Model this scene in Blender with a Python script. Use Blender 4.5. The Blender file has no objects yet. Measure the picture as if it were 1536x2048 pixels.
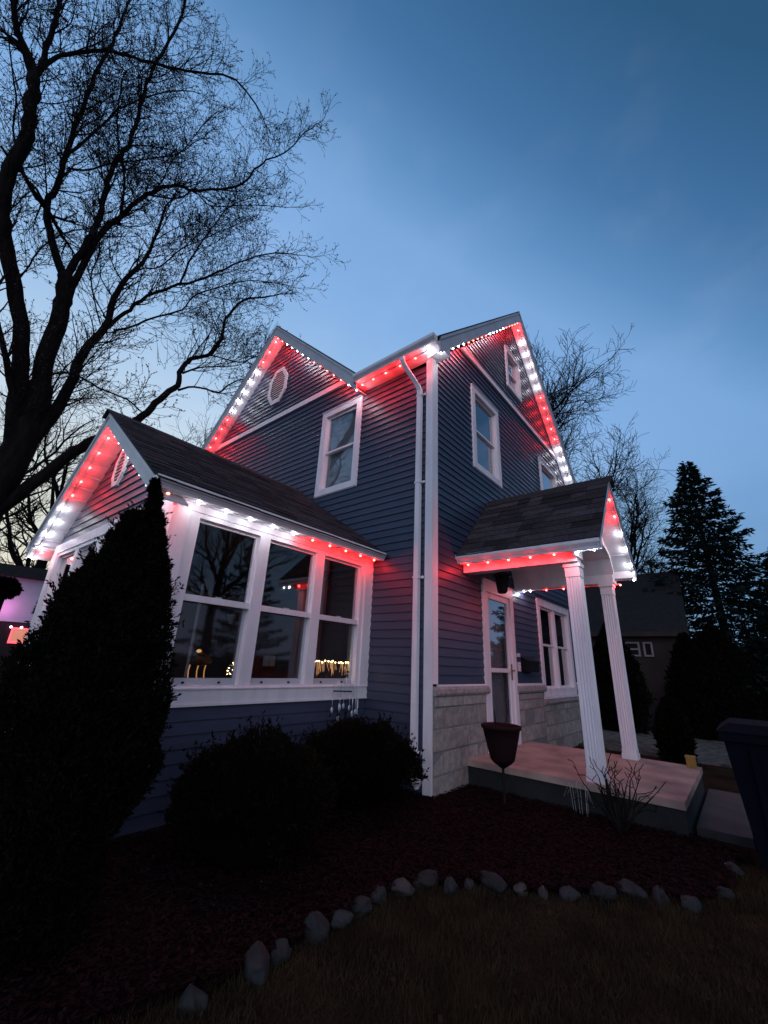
import bpy, math, random
import numpy as np
from mathutils import Vector, Matrix, noise
R = math.radians
rnd = random.Random(7)
sc = bpy.context.scene
col = sc.collection

# ------------------------------------------------------------------ camera
CAM = Vector((2.650, -4.091, 1.233)); YAW, PIT, ROL, FPX = R(-40.012), R(20.125), R(2.692), 822.7
_f = Vector((math.sin(YAW)*math.cos(PIT), math.cos(YAW)*math.cos(PIT), math.sin(PIT)))
_r = Vector((math.cos(YAW), -math.sin(YAW), 0)); _u = _r.cross(_f)
CR = _r*math.cos(ROL) + _u*math.sin(ROL); CU = _u*math.cos(ROL) - _r*math.sin(ROL); CF = _f
cd = bpy.data.cameras.new('camera'); cam = bpy.data.objects.new('camera', cd); col.objects.link(cam); sc.camera = cam
M = Matrix((CR, CU, -CF)).transposed().to_4x4(); M.translation = CAM; cam.matrix_world = M
cd.sensor_fit = 'HORIZONTAL'; cd.sensor_width = 36; cd.lens = FPX/1536*36; cd.clip_start = .05; cd.clip_end = 2000

def ray(u, v):
    return (CF + CR*((u-768)/FPX) - CU*((v-1024)/FPX)).normalized()
def at(u, v, ax, val):
    d = ray(u, v); return CAM + d*((val-CAM[ax])/d[ax])
def far(u, v, dist):
    "point at a horizontal distance from the camera"
    d = ray(u, v); return CAM + d*(dist/math.hypot(d.x, d.y))

# ------------------------------------------------------------------ sky
w = bpy.data.worlds.new('World'); sc.world = w; w.use_nodes = True
nt = w.node_tree; nt.nodes.clear()
def N(nt, t, **k):
    n = nt.nodes.new(t)
    for a, b in k.items(): setattr(n, a, b)
    return n
def ramp(nt, stops, src, interp='LINEAR'):
    n = N(nt, 'ShaderNodeValToRGB'); e = n.color_ramp.elements; n.color_ramp.interpolation = interp
    e[0].position, e[0].color = stops[0][0], (*stops[0][1], 1); e[1].position, e[1].color = stops[-1][0], (*stops[-1][1], 1)
    for p, c in stops[1:-1]:
        x = e.new(p); x.color = (*c, 1)
    nt.links.new(src, n.inputs[0]); return n.outputs[0]
def math_(nt, op, a, b=None):
    n = N(nt, 'ShaderNodeMath', operation=op)
    for i, x in enumerate((a, b)):
        if x is None: continue
        if isinstance(x, (int, float)): n.inputs[i].default_value = x
        else: nt.links.new(x, n.inputs[i])
    return n.outputs[0]
def mix_(nt, bt, f, a, b):
    n = N(nt, 'ShaderNodeMix', data_type='RGBA', blend_type=bt)
    for i, x in ((0, f), (6, a), (7, b)):
        if isinstance(x, (int, float)): n.inputs[i].default_value = x
        elif isinstance(x, tuple): n.inputs[i].default_value = (*x, 1)
        else: nt.links.new(x, n.inputs[i])
    return n.outputs[2]
tc = N(nt, 'ShaderNodeTexCoord'); sx = N(nt, 'ShaderNodeSeparateXYZ'); nt.links.new(tc.outputs['Generated'], sx.inputs[0])
z = sx.outputs[2]
dt = N(nt, 'ShaderNodeVectorMath', operation='DOT_PRODUCT'); nt.links.new(tc.outputs['Generated'], dt.inputs[0])
SD = Vector((-.97, .24, .0)).normalized(); dt.inputs[1].default_value = SD; dot = dt.outputs['Value']
# deep blue away from the sunset and towards the zenith, pale towards the sunset
sa = math_(nt, 'ADD', math_(nt, 'MULTIPLY', math_(nt, 'SUBTRACT', dot, z), .5), .5)     # (dot - z) mapped from -1..1 to 0..1
def k_(x): return (x+1)/2
sky = ramp(nt, [(k_(-1), (.030, .085, .19)), (k_(-.86), (.027, .098, .21)), (k_(-.74), (.042, .135, .30)), (k_(-.62), (.062, .18, .385)), (k_(-.48), (.115, .275, .54)), (k_(-.34), (.20, .39, .71)),
                (k_(-.13), (.23, .43, .77)), (k_(.12), (.31, .51, .80)), (k_(.46), (.55, .70, .86)), (k_(.75), (.72, .76, .76)), (k_(1), (.85, .78, .60))], sa)
low = ramp(nt, [(0, (.13, .22, .36)), (.58, (.13, .295, .545)), (.72, (.24, .41, .62)), (.90, (.50, .60, .66)), (1, (.74, .74, .62))], math_(nt, 'ADD', math_(nt, 'MULTIPLY', dot, .5), .5))
sky = mix_(nt, 'MIX', ramp(nt, [(0, (1, 1, 1)), (.16, (.9, .9, .9)), (.52, (0, 0, 0))], z, 'EASE'), sky, low)
warm = math_(nt, 'MULTIPLY', ramp(nt, [(0, (1, 1, 1)), (.20, (0, 0, 0))], z, 'EASE'), ramp(nt, [(.55, (0, 0, 0)), (1, (1, 1, 1))], dot))
sky = mix_(nt, 'MIX', warm, sky, (.95, .82, .52))
# faint pink band low on the side away from the sunset
pk = math_(nt, 'MULTIPLY', ramp(nt, [(0, (.45, .45, .45)), (.24, (0, 0, 0))], z, 'EASE'), ramp(nt, [(0, (1, 1, 1)), (.5, (0, 0, 0))], math_(nt, 'ADD', math_(nt, 'MULTIPLY', dt.outputs['Value'], .5), .5)))
sky = mix_(nt, 'MIX', pk, sky, (.42, .34, .46))
# soft high wisps
mp = N(nt, 'ShaderNodeMapping'); mp.inputs['Scale'].default_value = (1.6, 1.6, 2.6); nt.links.new(tc.outputs['Generated'], mp.inputs[0])
nz = N(nt, 'ShaderNodeTexNoise'); nz.inputs['Scale'].default_value = 2.6; nz.inputs['Detail'].default_value = 5; nz.inputs['Roughness'].default_value = .5
nt.links.new(mp.outputs[0], nz.inputs['Vector'])
cl = ramp(nt, [(.44, (0, 0, 0)), (.80, (.050, .042, .045))], nz.outputs[0], 'EASE')
sky = mix_(nt, 'ADD', 1.0, sky, cl)
# a dim Nishita twilight sky is mixed in for its natural horizon tint
ns = N(nt, 'ShaderNodeTexSky', sky_type='NISHITA'); ns.sun_disc = False; ns.sun_elevation = R(1.0); ns.sun_rotation = math.atan2(SD.x, SD.y); ns.ozone_density = 3
sky = mix_(nt, 'ADD', .0015, sky, ns.outputs[0])
bg = N(nt, 'ShaderNodeBackground'); bg.inputs[1].default_value = 1.0; nt.links.new(sky, bg.inputs[0])
wo = N(nt, 'ShaderNodeOutputWorld'); nt.links.new(bg.outputs[0], wo.inputs[0])
vs = sc.view_settings; vs.view_transform = 'Standard'; vs.look = 'None'; vs.gamma = 1; vs.exposure = 0; vs.use_curve_mapping = False

# very soft, weak lavender fill lamp, added from the street side to brighten the walls (no crisp shadow)
sl = bpy.data.lights.new('fill_sun', 'SUN'); sl.energy = 1.1; sl.angle = R(70); sl.color = (.80, .84, 1.0)
so = bpy.data.objects.new('fill_sun', sl); col.objects.link(so); so.rotation_euler = Vector((.62, -.70, .36)).to_track_quat('Z', 'Y').to_euler()

# ------------------------------------------------------------------ materials
def mat(name, c1, c2=None, rough=.6, scale=8, stretch=(1, 1, 1), bump=0, bscale=60, vary=0, metal=0, spec=.5, detail=4, lo=.35, hi=.65):
    m = bpy.data.materials.new(name); m.use_nodes = True; t = m.node_tree; p = t.nodes['Principled BSDF']
    p.inputs['Roughness'].default_value = rough; p.inputs['Metallic'].default_value = metal; p.inputs['Specular IOR Level'].default_value = spec
    tc = N(t, 'ShaderNodeTexCoord'); mp = N(t, 'ShaderNodeMapping'); mp.inputs['Scale'].default_value = stretch
    t.links.new(tc.outputs['Object'], mp.inputs[0])
    n = N(t, 'ShaderNodeTexNoise'); n.inputs['Scale'].default_value = scale; n.inputs['Detail'].default_value = detail; t.links.new(mp.outputs[0], n.inputs['Vector'])
    out = ramp(t, [(lo, c1), (hi, c2 or tuple(x*.8 for x in c1))], n.outputs[0])
    if vary:
        oi = N(t, 'ShaderNodeObjectInfo'); h = N(t, 'ShaderNodeHueSaturation')
        v = math_(t, 'ADD', math_(t, 'MULTIPLY', oi.outputs['Random'], 2*vary), 1-vary)
        t.links.new(v, h.inputs['Value']); t.links.new(out, h.inputs['Color']); out = h.outputs[0]
    t.links.new(out, p.inputs['Base Color'])
    if bump:
        b = N(t, 'ShaderNodeTexNoise'); b.inputs['Scale'].default_value = bscale; b.inputs['Detail'].default_value = 6; t.links.new(mp.outputs[0], b.inputs['Vector'])
        bp = N(t, 'ShaderNodeBump'); bp.inputs['Strength'].default_value = min(1, bump); bp.inputs['Distance'].default_value = .01*bump
        t.links.new(b.outputs[0], bp.inputs['Height']); t.links.new(bp.outputs[0], p.inputs['Normal'])
    return m
def emis(name, c, s):
    m = bpy.data.materials.new(name); m.use_nodes = True; p = m.node_tree.nodes['Principled BSDF']
    p.inputs['Base Color'].default_value = (.3, .3, .3, 1); p.inputs['Emission Color'].default_value = (*c, 1); p.inputs['Emission Strength'].default_value = s
    m.cycles.emission_sampling = 'NONE' if s > 3 else 'AUTO'
    return m
def glassmat(name, tint, rough=.0, extra=1.0):
    m = bpy.data.materials.new(name); m.use_nodes = True; t = m.node_tree; t.nodes.clear()
    o = N(t, 'ShaderNodeOutputMaterial'); tr = N(t, 'ShaderNodeBsdfTransparent'); tr.inputs[0].default_value = (*tint, 1)
    g = N(t, 'ShaderNodeBsdfGlossy'); g.inputs['Roughness'].default_value = rough; g.inputs[0].default_value = (1, 1, 1, 1)
    tcn = N(t, 'ShaderNodeTexCoord'); nn = N(t, 'ShaderNodeTexNoise'); nn.inputs['Scale'].default_value = 2.2; t.links.new(tcn.outputs['Object'], nn.inputs['Vector'])
    b = N(t, 'ShaderNodeBump'); b.inputs['Strength'].default_value = .02; b.inputs['Distance'].default_value = .004; t.links.new(nn.outputs[0], b.inputs['Height']); t.links.new(b.outputs[0], g.inputs['Normal'])
    f = N(t, 'ShaderNodeFresnel'); f.inputs[0].default_value = 1.5
    ge = N(t, 'ShaderNodeNewGeometry'); ff = math_(t, 'MULTIPLY', math_(t, 'MINIMUM', math_(t, 'MULTIPLY', f.outputs[0], 2.3*extra), 1.0), math_(t, 'SUBTRACT', 1.0, ge.outputs['Backfacing']))
    mx = N(t, 'ShaderNodeMixShader'); t.links.new(ff, mx.inputs[0]); t.links.new(tr.outputs[0], mx.inputs[1]); t.links.new(g.outputs[0], mx.inputs[2]); t.links.new(mx.outputs[0], o.inputs[0])
    return m
MT = dict(
    siding=mat('navy_vinyl', (.040, .049, .088), (.032, .040, .074), rough=.47, scale=3, stretch=(1, 1, 6), bump=.07, bscale=30, vary=.10),
    wall=mat('wall_backing', (.03, .035, .06), rough=.8),
    white=mat('white_trim', (.82, .76, .79), (.64, .595, .62), rough=.45, scale=7, stretch=(1, 1, .22), bump=.06, bscale=40, vary=.04, detail=9, lo=.42, hi=.85),
    fascia=mat('fascia_metal', (.50, .50, .53), (.42, .42, .46), rough=.4, scale=3, bump=.08, bscale=20),
    soffit=mat('soffit_vinyl', (.62, .61, .65), (.56, .55, .6), rough=.5, scale=5, vary=.05),
    shingle=mat('asphalt_shingle', (.058, .051, .056), (.025, .023, .028), rough=.95, scale=60, bump=.9, bscale=260, spec=.15, vary=.55, detail=8),
    roof=mat('roof_felt', (.03, .027, .03), rough=.95, scale=30),
    stone=mat('split_block', (.36, .32, .29), (.23, .205, .19), rough=.9, scale=14, bump=1, bscale=45, vary=.16, detail=8),
    mortar=mat('mortar', (.22, .205, .205), rough=.95, scale=20),
    ledge=mat('ledge_stone', (.40, .34, .33), (.25, .21, .21), rough=.9, scale=22, bump=1, bscale=60, detail=8),
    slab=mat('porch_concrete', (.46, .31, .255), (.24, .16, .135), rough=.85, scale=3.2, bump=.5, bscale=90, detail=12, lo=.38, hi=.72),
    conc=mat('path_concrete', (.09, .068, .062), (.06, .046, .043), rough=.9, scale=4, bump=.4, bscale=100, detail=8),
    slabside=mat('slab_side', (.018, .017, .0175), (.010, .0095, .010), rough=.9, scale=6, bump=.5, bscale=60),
    mulch=mat('red_mulch', (.022, .0078, .009), (.009, .0034, .004), rough=.95, scale=25, bump=1, bscale=90, vary=.3, spec=.04),
    lawn=mat('dormant_lawn', (.042, .026, .015), (.018, .012, .008), rough=.95, scale=3, bump=1, bscale=200, detail=8, spec=.04),
    blade=mat('dry_grass', (.060, .038, .021), (.030, .020, .012), rough=.9, scale=5, spec=.04),
    rock=mat('field_rock', (.020, .019, .020), (.007, .0065, .007), rough=.85, scale=7, bump=.8, bscale=40, vary=.45, detail=7),
    palerock=mat('pale_rock', (.060, .046, .043), (.030, .024, .023), rough=.85, scale=9, bump=.7, bscale=40),
    bark=mat('maple_bark', (.014, .012, .012), (.007, .006, .006), rough=.95, scale=12, stretch=(1, 1, .25), bump=1.6, bscale=26, detail=8, spec=.04),
    twig=mat('twig_bark', (.018, .014, .013), (.010, .008, .008), rough=.9, scale=9, spec=.04),
    leaf=mat('dead_leaf', (.045, .024, .014), (.02, .011, .007), rough=.9, scale=3, spec=.04),
    bud=mat('maple_bud', (.035, .018, .016), rough=.8, scale=9),
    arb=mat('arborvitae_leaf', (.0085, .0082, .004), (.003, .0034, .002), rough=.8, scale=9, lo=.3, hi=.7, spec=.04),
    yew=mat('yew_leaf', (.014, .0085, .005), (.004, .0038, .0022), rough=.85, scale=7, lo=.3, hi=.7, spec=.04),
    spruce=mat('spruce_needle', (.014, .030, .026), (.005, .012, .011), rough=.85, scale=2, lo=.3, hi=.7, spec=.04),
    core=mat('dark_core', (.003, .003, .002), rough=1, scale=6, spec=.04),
    pot=mat('maroon_pot', (.022, .006, .008), (.014, .005, .006), rough=.75, scale=6, spec=.12),
    soil=mat('soil', (.012, .009, .007), rough=1, scale=30, bump=1, spec=.04),
    black=mat('black_metal', (.008, .008, .009), rough=.6, scale=5, spec=.2),
    bin=mat('navy_bin', (.002, .003, .008), (.0015, .0022, .006), rough=.9, scale=5, spec=.12),
    steel=mat('steel', (.8, .8, .84), rough=.4, scale=5, metal=.6),
    brass=mat('brass', (.35, .22, .10), rough=.35, scale=5, metal=.8),
    blind=mat('blind_slat', (.42, .42, .43), rough=.6, scale=5),
    room=mat('room_dark', (.15, .095, .085), (.10, .065, .06), rough=.9, scale=2),
    curtain=mat('curtain', (.035, .035, .045), rough=.9, scale=4),
    redcloth=mat('red_fabric', (.16, .02, .02), rough=.9, scale=8),
    wood=mat('brown_wood', (.16, .08, .04), (.09, .045, .025), rough=.5, scale=6, stretch=(1, 1, 6)),
    door=mat('inner_door', (.55, .49, .47), (.47, .42, .40), rough=.5, scale=3),
    track=mat('light_track', (.6, .6, .62), rough=.4, scale=5),
    nwall=mat('taupe_wall', (.060, .048, .045), (.042, .035, .034), rough=.9, scale=2, bump=.3, bscale=30, spec=.04),
    boxgrey=mat('dim_box', (.20, .20, .21), rough=.7, scale=4),
    nframe=mat('dim_frame', (.30, .285, .28), rough=.6, scale=4),
    nroof=mat('dark_roof', (.030, .028, .030), rough=.9, scale=8, spec=.04),
    bluewall=mat('pale_blue_wall', (.42, .50, .58), (.34, .42, .50), rough=.8, scale=1),
    yellow=mat('yellow_plastic', (.34, .19, .03), rough=.5, scale=5),
    asphalt=mat('drive_gravel', (.16, .15, .13), (.03, .028, .027), rough=.95, scale=9, bump=1, bscale=80, detail=8),
    glass=glassmat('window_glass', (.88, .90, .92), .025), screen=glassmat('screened_glass', (.74, .75, .77), .04, .8),
    doorglass=glassmat('door_glass', (.8, .82, .85), .0, 1.3),
    led_w=emis('led_white', (.95, .97, 1.0), 9), led_r=emis('led_red', (1, .16, .10), 7), led_core=emis('led_red_core', (1, .36, .26), 4.5),
    fairy=emis('fairy_warm', (1, .70, .26), 22), amber=emis('amber_glow', (1, .42, .12), .8), head=emis('amber_head', (1, .55, .18), 1.1),
    orange=emis('orange_window', (1, .30, .10), .55), redtube=emis('red_tube', (1, .06, .10), 2.2), pinkdot=emis('pink_led', (1, .45, .65), 9),
)
MT['siding2'] = MT['siding']

# ------------------------------------------------------------------ builders
class MB:
    def __init__(s): s.v = []; s.f = []; s.sm = False
    def add(s, vs, fs):
        b = len(s.v); s.v += [tuple(x) for x in vs]; s.f += [tuple(b+i for i in f) for f in fs]; return s
    def hexa(s, p):     # 8 points: 0-3 back (ccw), 4-7 front
        return s.add(p, [(0, 3, 2, 1), (4, 5, 6, 7), (0, 1, 5, 4), (1, 2, 6, 5), (2, 3, 7, 6), (3, 0, 4, 7)])
    def box(s, a, b):
        (x0, y0, z0), (x1, y1, z1) = a, b
        return s.hexa([(x0, y0, z0), (x1, y0, z0), (x1, y1, z0), (x0, y1, z0), (x0, y0, z1), (x1, y0, z1), (x1, y1, z1), (x0, y1, z1)])
    def prism(s, pts, d):  # polygon pts extruded by vector d
        n = len(pts); d = Vector(d); a = [Vector(p) for p in pts]
        return s.add(a + [p+d for p in a], [tuple(range(n))[::-1], tuple(range(n, 2*n))] + [(i, (i+1) % n, n+(i+1) % n, n+i) for i in range(n)])
    def tube(s, pts, rad, k=6, cap=True):
        pts = [Vector(p) for p in pts]; n = len(pts)
        if not hasattr(rad, '__len__'): rad = [rad]*n
        vs = []; prev = None
        for i, p in enumerate(pts):
            t = (pts[min(i+1, n-1)]-pts[max(i-1, 0)])
            if t.length < 1e-9: t = Vector((0, 0, 1))
            t.normalize()
            if prev is None:
                a = t.cross(Vector((0, 0, 1)) if abs(t.z) < .9 else Vector((1, 0, 0))).normalized()
            else:
                a = (prev - t*prev.dot(t))
                a = a.normalized() if a.length > 1e-6 else t.orthogonal().normalized()
            prev = a; b = t.cross(a)
            for j in range(k):
                g = 2*math.pi*j/k; vs.append(p + a*(rad[i]*math.cos(g)) + b*(rad[i]*math.sin(g)))
        fs = [(i*k+j, i*k+(j+1) % k, (i+1)*k+(j+1) % k, (i+1)*k+j) for i in range(n-1) for j in range(k)]
        if cap: fs += [tuple(range(k))[::-1], tuple(range((n-1)*k, n*k))]
        return s.add(vs, fs)
    def lathe(s, c, prof, k=20):
        c = Vector(c); vs = [c+Vector((r*math.cos(2*math.pi*j/k), r*math.sin(2*math.pi*j/k), z)) for r, z in prof for j in range(k)]
        n = len(prof)
        return s.add(vs, [(i*k+j, i*k+(j+1) % k, (i+1)*k+(j+1) % k, (i+1)*k+j) for i in range(n-1) for j in range(k)] + [tuple(range(k))[::-1], tuple(range((n-1)*k, n*k))])
    def blob(s, c, r, seed=0, amp=.2, sub=2, fr=1.5):
        import bmesh
        bm = bmesh.new(); bmesh.ops.create_icosphere(bm, subdivisions=sub, radius=1)
        vs = []
        for v in bm.verts:
            q = v.co.normalized(); d = 1+amp*noise.noise(q*fr+Vector((seed*3.1, seed*1.7, seed)))
            vs.append((c[0]+q.x*r[0]*d, c[1]+q.y*r[1]*d, c[2]+q.z*r[2]*d))
        fs = [tuple(v.index for v in f.verts) for f in bm.faces]; bm.free()
        return s.add(vs, fs)
    def build(s, name, m, parent=None, smooth=False, **kw):
        me = bpy.data.meshes.new(name); root = parent
        while root is not None and root.parent: root = root.parent
        L = Vector(root.location) if root is not None else Vector((0, 0, 0))
        me.from_pydata([(x-L.x, y-L.y, z-L.z) for x, y, z in s.v], [], s.f); me.update()
        me.materials.append(MT[m] if isinstance(m, str) else m)
        if smooth: me.polygons.foreach_set('use_smooth', [True]*len(me.polygons))
        o = bpy.data.objects.new(name, me); col.objects.link(o)
        if parent: o.parent = parent
        for k, x in kw.items(): o[k] = x
        return o
def rawmesh(name, V, F, m, parent=None, **kw):
    me = bpy.data.meshes.new(name); V = np.asarray(V, dtype=np.float32); F = np.asarray(F, dtype=np.int32); k = F.shape[1]
    root = parent
    while root is not None and root.parent: root = root.parent
    if root is not None: V = V - np.array(root.location, dtype=np.float32)
    me.vertices.add(len(V)); me.vertices.foreach_set('co', V.ravel()); me.loops.add(F.size); me.loops.foreach_set('vertex_index', F.ravel())
    me.polygons.add(len(F)); me.polygons.foreach_set('loop_start', np.arange(0, F.size, k, dtype=np.int32)); me.update(calc_edges=True)
    me.materials.append(MT[m]); o = bpy.data.objects.new(name, me); col.objects.link(o)
    if parent: o.parent = parent
    for a, b in kw.items(): o[a] = b
    return o
def thing(name, label, cat, loc=(0, 0, 0), group=None):
    o = bpy.data.objects.new(name, None); o.location = loc; o.empty_display_size = .2; col.objects.link(o)
    o['label'] = label; o['category'] = cat
    if group: o['group'] = group
    return o
def node(name, parent):
    o = bpy.data.objects.new(name, None); o.empty_display_size = .1; col.objects.link(o); o.parent = parent; return o
def tag(o, label, cat, group=None, kind=None):
    o['label'] = label; o['category'] = cat
    if group: o['group'] = group
    if kind: o['kind'] = kind
    return o
class Fr:   # wall frame: s along wall, z up, d outward
    def __init__(s, O, h, n): s.O = Vector(O); s.h = Vector(h); s.n = Vector(n)
    def p(s, a, z, d): return s.O + s.h*a + s.n*d + Vector((0, 0, z))
    def slab(s, mb, s0, s1, z0, z1, d0, d1):
        return mb.hexa([s.p(s0, z0, d0), s.p(s1, z0, d0), s.p(s1, z1, d0), s.p(s0, z1, d0), s.p(s0, z0, d1), s.p(s1, z0, d1), s.p(s1, z1, d1), s.p(s0, z1, d1)])
    def trap(s, mb, a0, a1, b0, b1, z0, z1, d0, db, dt):  # back d0; front bottom db, front top dt
        return mb.hexa([s.p(a0, z0, d0), s.p(a1, z0, d0), s.p(b1, z1, d0), s.p(b0, z1, d0), s.p(a0, z0, db), s.p(a1, z0, db), s.p(b1, z1, dt), s.p(b0, z1, dt)])
FL = Fr((0, 0, 0), (1, 0, 0), (0, -1, 0)); FRT = Fr((0, 0, 0), (0, 1, 0), (1, 0, 0))
XB, YB, XB2 = -.944, -2.656, -4.53
FBR = Fr((XB, 0, 0), (0, 1, 0), (1, 0, 0)); FBF = Fr((0, YB, 0), (1, 0, 0), (0, -1, 0))

# ------------------------------------------------------------------ ground
def sheet(name, pts, m, z, kind='structure', th=.002):
    mb = MB(); mb.prism([(x, y, z-th) for x, y in pts], (0, 0, th)); return mb.build(name, m, None, kind=kind)
G = MB(); n = 60
def gz(x, y):
    return -.05 + .02*noise.noise(Vector((x*.4, y*.4, 0)))
xs = [-400, -120, -50] + [-20+i for i in range(41)] + [50, 120, 400]
vs = [(x, y, gz(x, y) if abs(x) < 15 and abs(y) < 15 else -.05) for y in xs for x in xs]; k = len(xs)
G.add(vs, [(j*k+i, j*k+i+1, (j+1)*k+i+1, (j+1)*k+i) for j in range(k-1) for i in range(k-1)]); G.build('lawn', 'lawn', None, smooth=True, kind='structure')
ROCKPX = [(385, 2000, 1.1), (512, 1928, 1.45), (560, 1905, .9), (631, 1858, 1.15), (680, 1838, .8), (722, 1811, 1.0), (758, 1785, .8), (806, 1776, .95), (855, 1758, 1.1), (900, 1772, .8), (936, 1765, .6), (982, 1762, 1.25),
          (1041, 1776, .75), (1085, 1781, .62), (1140, 1786, .75), (1206, 1785, 1.15), (1262, 1780, 1.15), (1320, 1790, .9), (1383, 1806, .85), (1450, 1785, .7), (1465, 1738, .8)]
RP = [at(u, v, 2, -.02) for u, v, s in ROCKPX]
bed = [(p.x, p.y) for p in RP[1:]] + [(2.45, .75), (2.05, .8), (0, .9), (0, 0), (XB, 0), (XB, YB), (-4.6, YB-.05), (-4.6, -4.4), (.3, -4.4), (.62, -3.2)]
def bedmesh():
    mb = MB(); 
    xs_ = np.arange(-4.6, 2.7, .08); ys_ = np.arange(-4.4, 1.0, .08)
    def inside(x, y):
        c = False; j = len(bed)-1
        for i in range(len(bed)):
            (xi, yi), (xj, yj) = bed[i], bed[j]
            if (yi > y) != (yj > y) and x < (xj-xi)*(y-yi)/(yj-yi)+xi: c = not c
            j = i
        return c
    idx = {}; V = []; F = []
    def vid(i, j):
        if (i, j) not in idx:
            x, y = xs_[i], ys_[j]; idx[i, j] = len(V)
            V.append((x, y, -.018+.022*noise.noise(Vector((x*2.5, y*2.5, 3)))+.012*noise.noise(Vector((x*11, y*11, 7)))))
        return idx[i, j]
    for i in range(len(xs_)-1):
        for j in range(len(ys_)-1):
            if inside(xs_[i]+.04, ys_[j]+.04): F.append((vid(i, j), vid(i+1, j), vid(i+1, j+1), vid(i, j+1)))
    mb.add(V, F); return mb, inside
bm_, inside = bedmesh(); bm_.build('mulch_bed', 'mulch', None, smooth=True, kind='structure')
rg = np.random.default_rng(3)
def chips(n):
    P = []
    while len(P) < n:
        x, y = rg.uniform(-1.2, 2.5), rg.uniform(-3.6, .9)
        if inside(x, y): P.append((x, y, rg.uniform(-.012, .012)))
    P = np.array(P); V = []; a = rg.uniform(0, 6.28, n); L = rg.uniform(.008, .024, n); W = rg.uniform(.003, .007, n); t = rg.uniform(-.5, .5, n)
    d = np.stack([np.cos(a), np.sin(a), t*.6], 1)*L[:, None]; e = np.stack([-np.sin(a), np.cos(a), rg.uniform(-.4, .4, n)], 1)*W[:, None]
    V = np.stack([P-d-e, P+d-e, P+d+e, P-d+e], 1).reshape(-1, 3); F = np.arange(4*n).reshape(-1, 4)
    return V, F
V, F = chips(34000); o = rawmesh('mulch_chips', V, F, 'mulch'); tag(o, 'dark red shredded wood mulch covering the planting bed', 'mulch', kind='stuff')
def grass(n):
    P = []
    while len(P) < n:
        x, y = rg.uniform(-.2, 4.5), rg.uniform(-4.0, .6)
        if not inside(x, y) and math.hypot(x-CAM.x, y-CAM.y) > .3: P.append((x, y, -.05))
    P = np.array(P); a = rg.uniform(0, 6.28, n); h = rg.uniform(.015, .05, n)*(1+.8*np.array([noise.noise(Vector((x*2.2, y*2.2, 1))) for x, y, _ in P])); s = np.stack([np.cos(a), np.sin(a), np.zeros(n)], 1)*.0022
    tip = P + np.stack([rg.normal(0, .015, n), rg.normal(0, .015, n), h], 1)
    V = np.stack([P-s, P+s, tip], 1).reshape(-1, 3); return V, np.arange(3*n).reshape(-1, 3)
V, F = grass(130000); o = rawmesh('dormant_grass', V, F, 'blade'); tag(o, 'short dormant brown lawn grass in front of the rocks', 'grass', kind='stuff')
def leaves(n):
    P = np.array([(rg.uniform(-1, 3.6), rg.uniform(-3.6, .8), -.012+rg.uniform(0, .012)) for _ in range(n)]); D = np.stack([rg.normal(0, 1, n), rg.normal(0, 1, n), rg.normal(0, .25, n)], 1); D /= np.linalg.norm(D, axis=1)[:, None]
    S_ = np.cross(D, np.array([0, 0, 1.0])+rg.normal(0, .3, (n, 3))); S_ /= np.linalg.norm(S_, axis=1)[:, None]; L = rg.uniform(.015, .032, n)[:, None]
    V = np.stack([P, P+D*L*.5+S_*L*.35+np.array([0, 0, .006]), P+D*L+np.array([0, 0, .004]), P+D*L*.5-S_*L*.35], 1).reshape(-1, 3); return V, np.arange(4*n).reshape(-1, 4)
V, F = leaves(700); o = rawmesh('fallen_leaves', V, F, 'leaf'); tag(o, 'scattered dry brown leaves on the lawn and mulch', 'leaves', kind='stuff')
# driveway behind, walk, street
mb = MB(); mb.box((-7, 5.0, -.06), (14, 8.6, -.02)); mb.build('driveway', 'asphalt', None, kind='structure')

# ------------------------------------------------------------------ house
house = thing('house', 'two storey navy sided house with white trim and red and white lights under its eaves', 'house', (0, 0, 0))
H = 5.40; SL = .965
XG, ZG, YR_, ZR = -3.88, 8.10, 3.2, 8.83
LW, RW = 2.64, 3.2      # half widths wall to ridge
def topL(x):
    if x > -1.38: return H
    return max(H if x > XG else 0, 7.86 - SL*abs(x-XG))
def invL(z, x0=-6.30):       # x interval of wall L at height z
    if z <= H: return (x0, 0.)
    hw = (7.86-z)/SL
    return (max(XG-hw, x0), XG+hw) if hw > 0 else None
def invR(z):
    if z <= H: return (0., 2*YR_)
    hw = (8.50-z)/SL
    return (YR_-hw, YR_+hw) if hw > 0 else None
def subtract(iv, z0, z1, holes):
    out = [list(iv)]
    for (a, b, c, d) in holes:
        if z1 <= c+1e-4 or z0 >= d-1e-4: continue
        new = []
        for p, q in out:
            if b <= p or a >= q: new.append([p, q]); continue
            if a > p+.01: new.append([p, a])
            if b < q-.01: new.append([b, q])
        out = new
    return out
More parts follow.
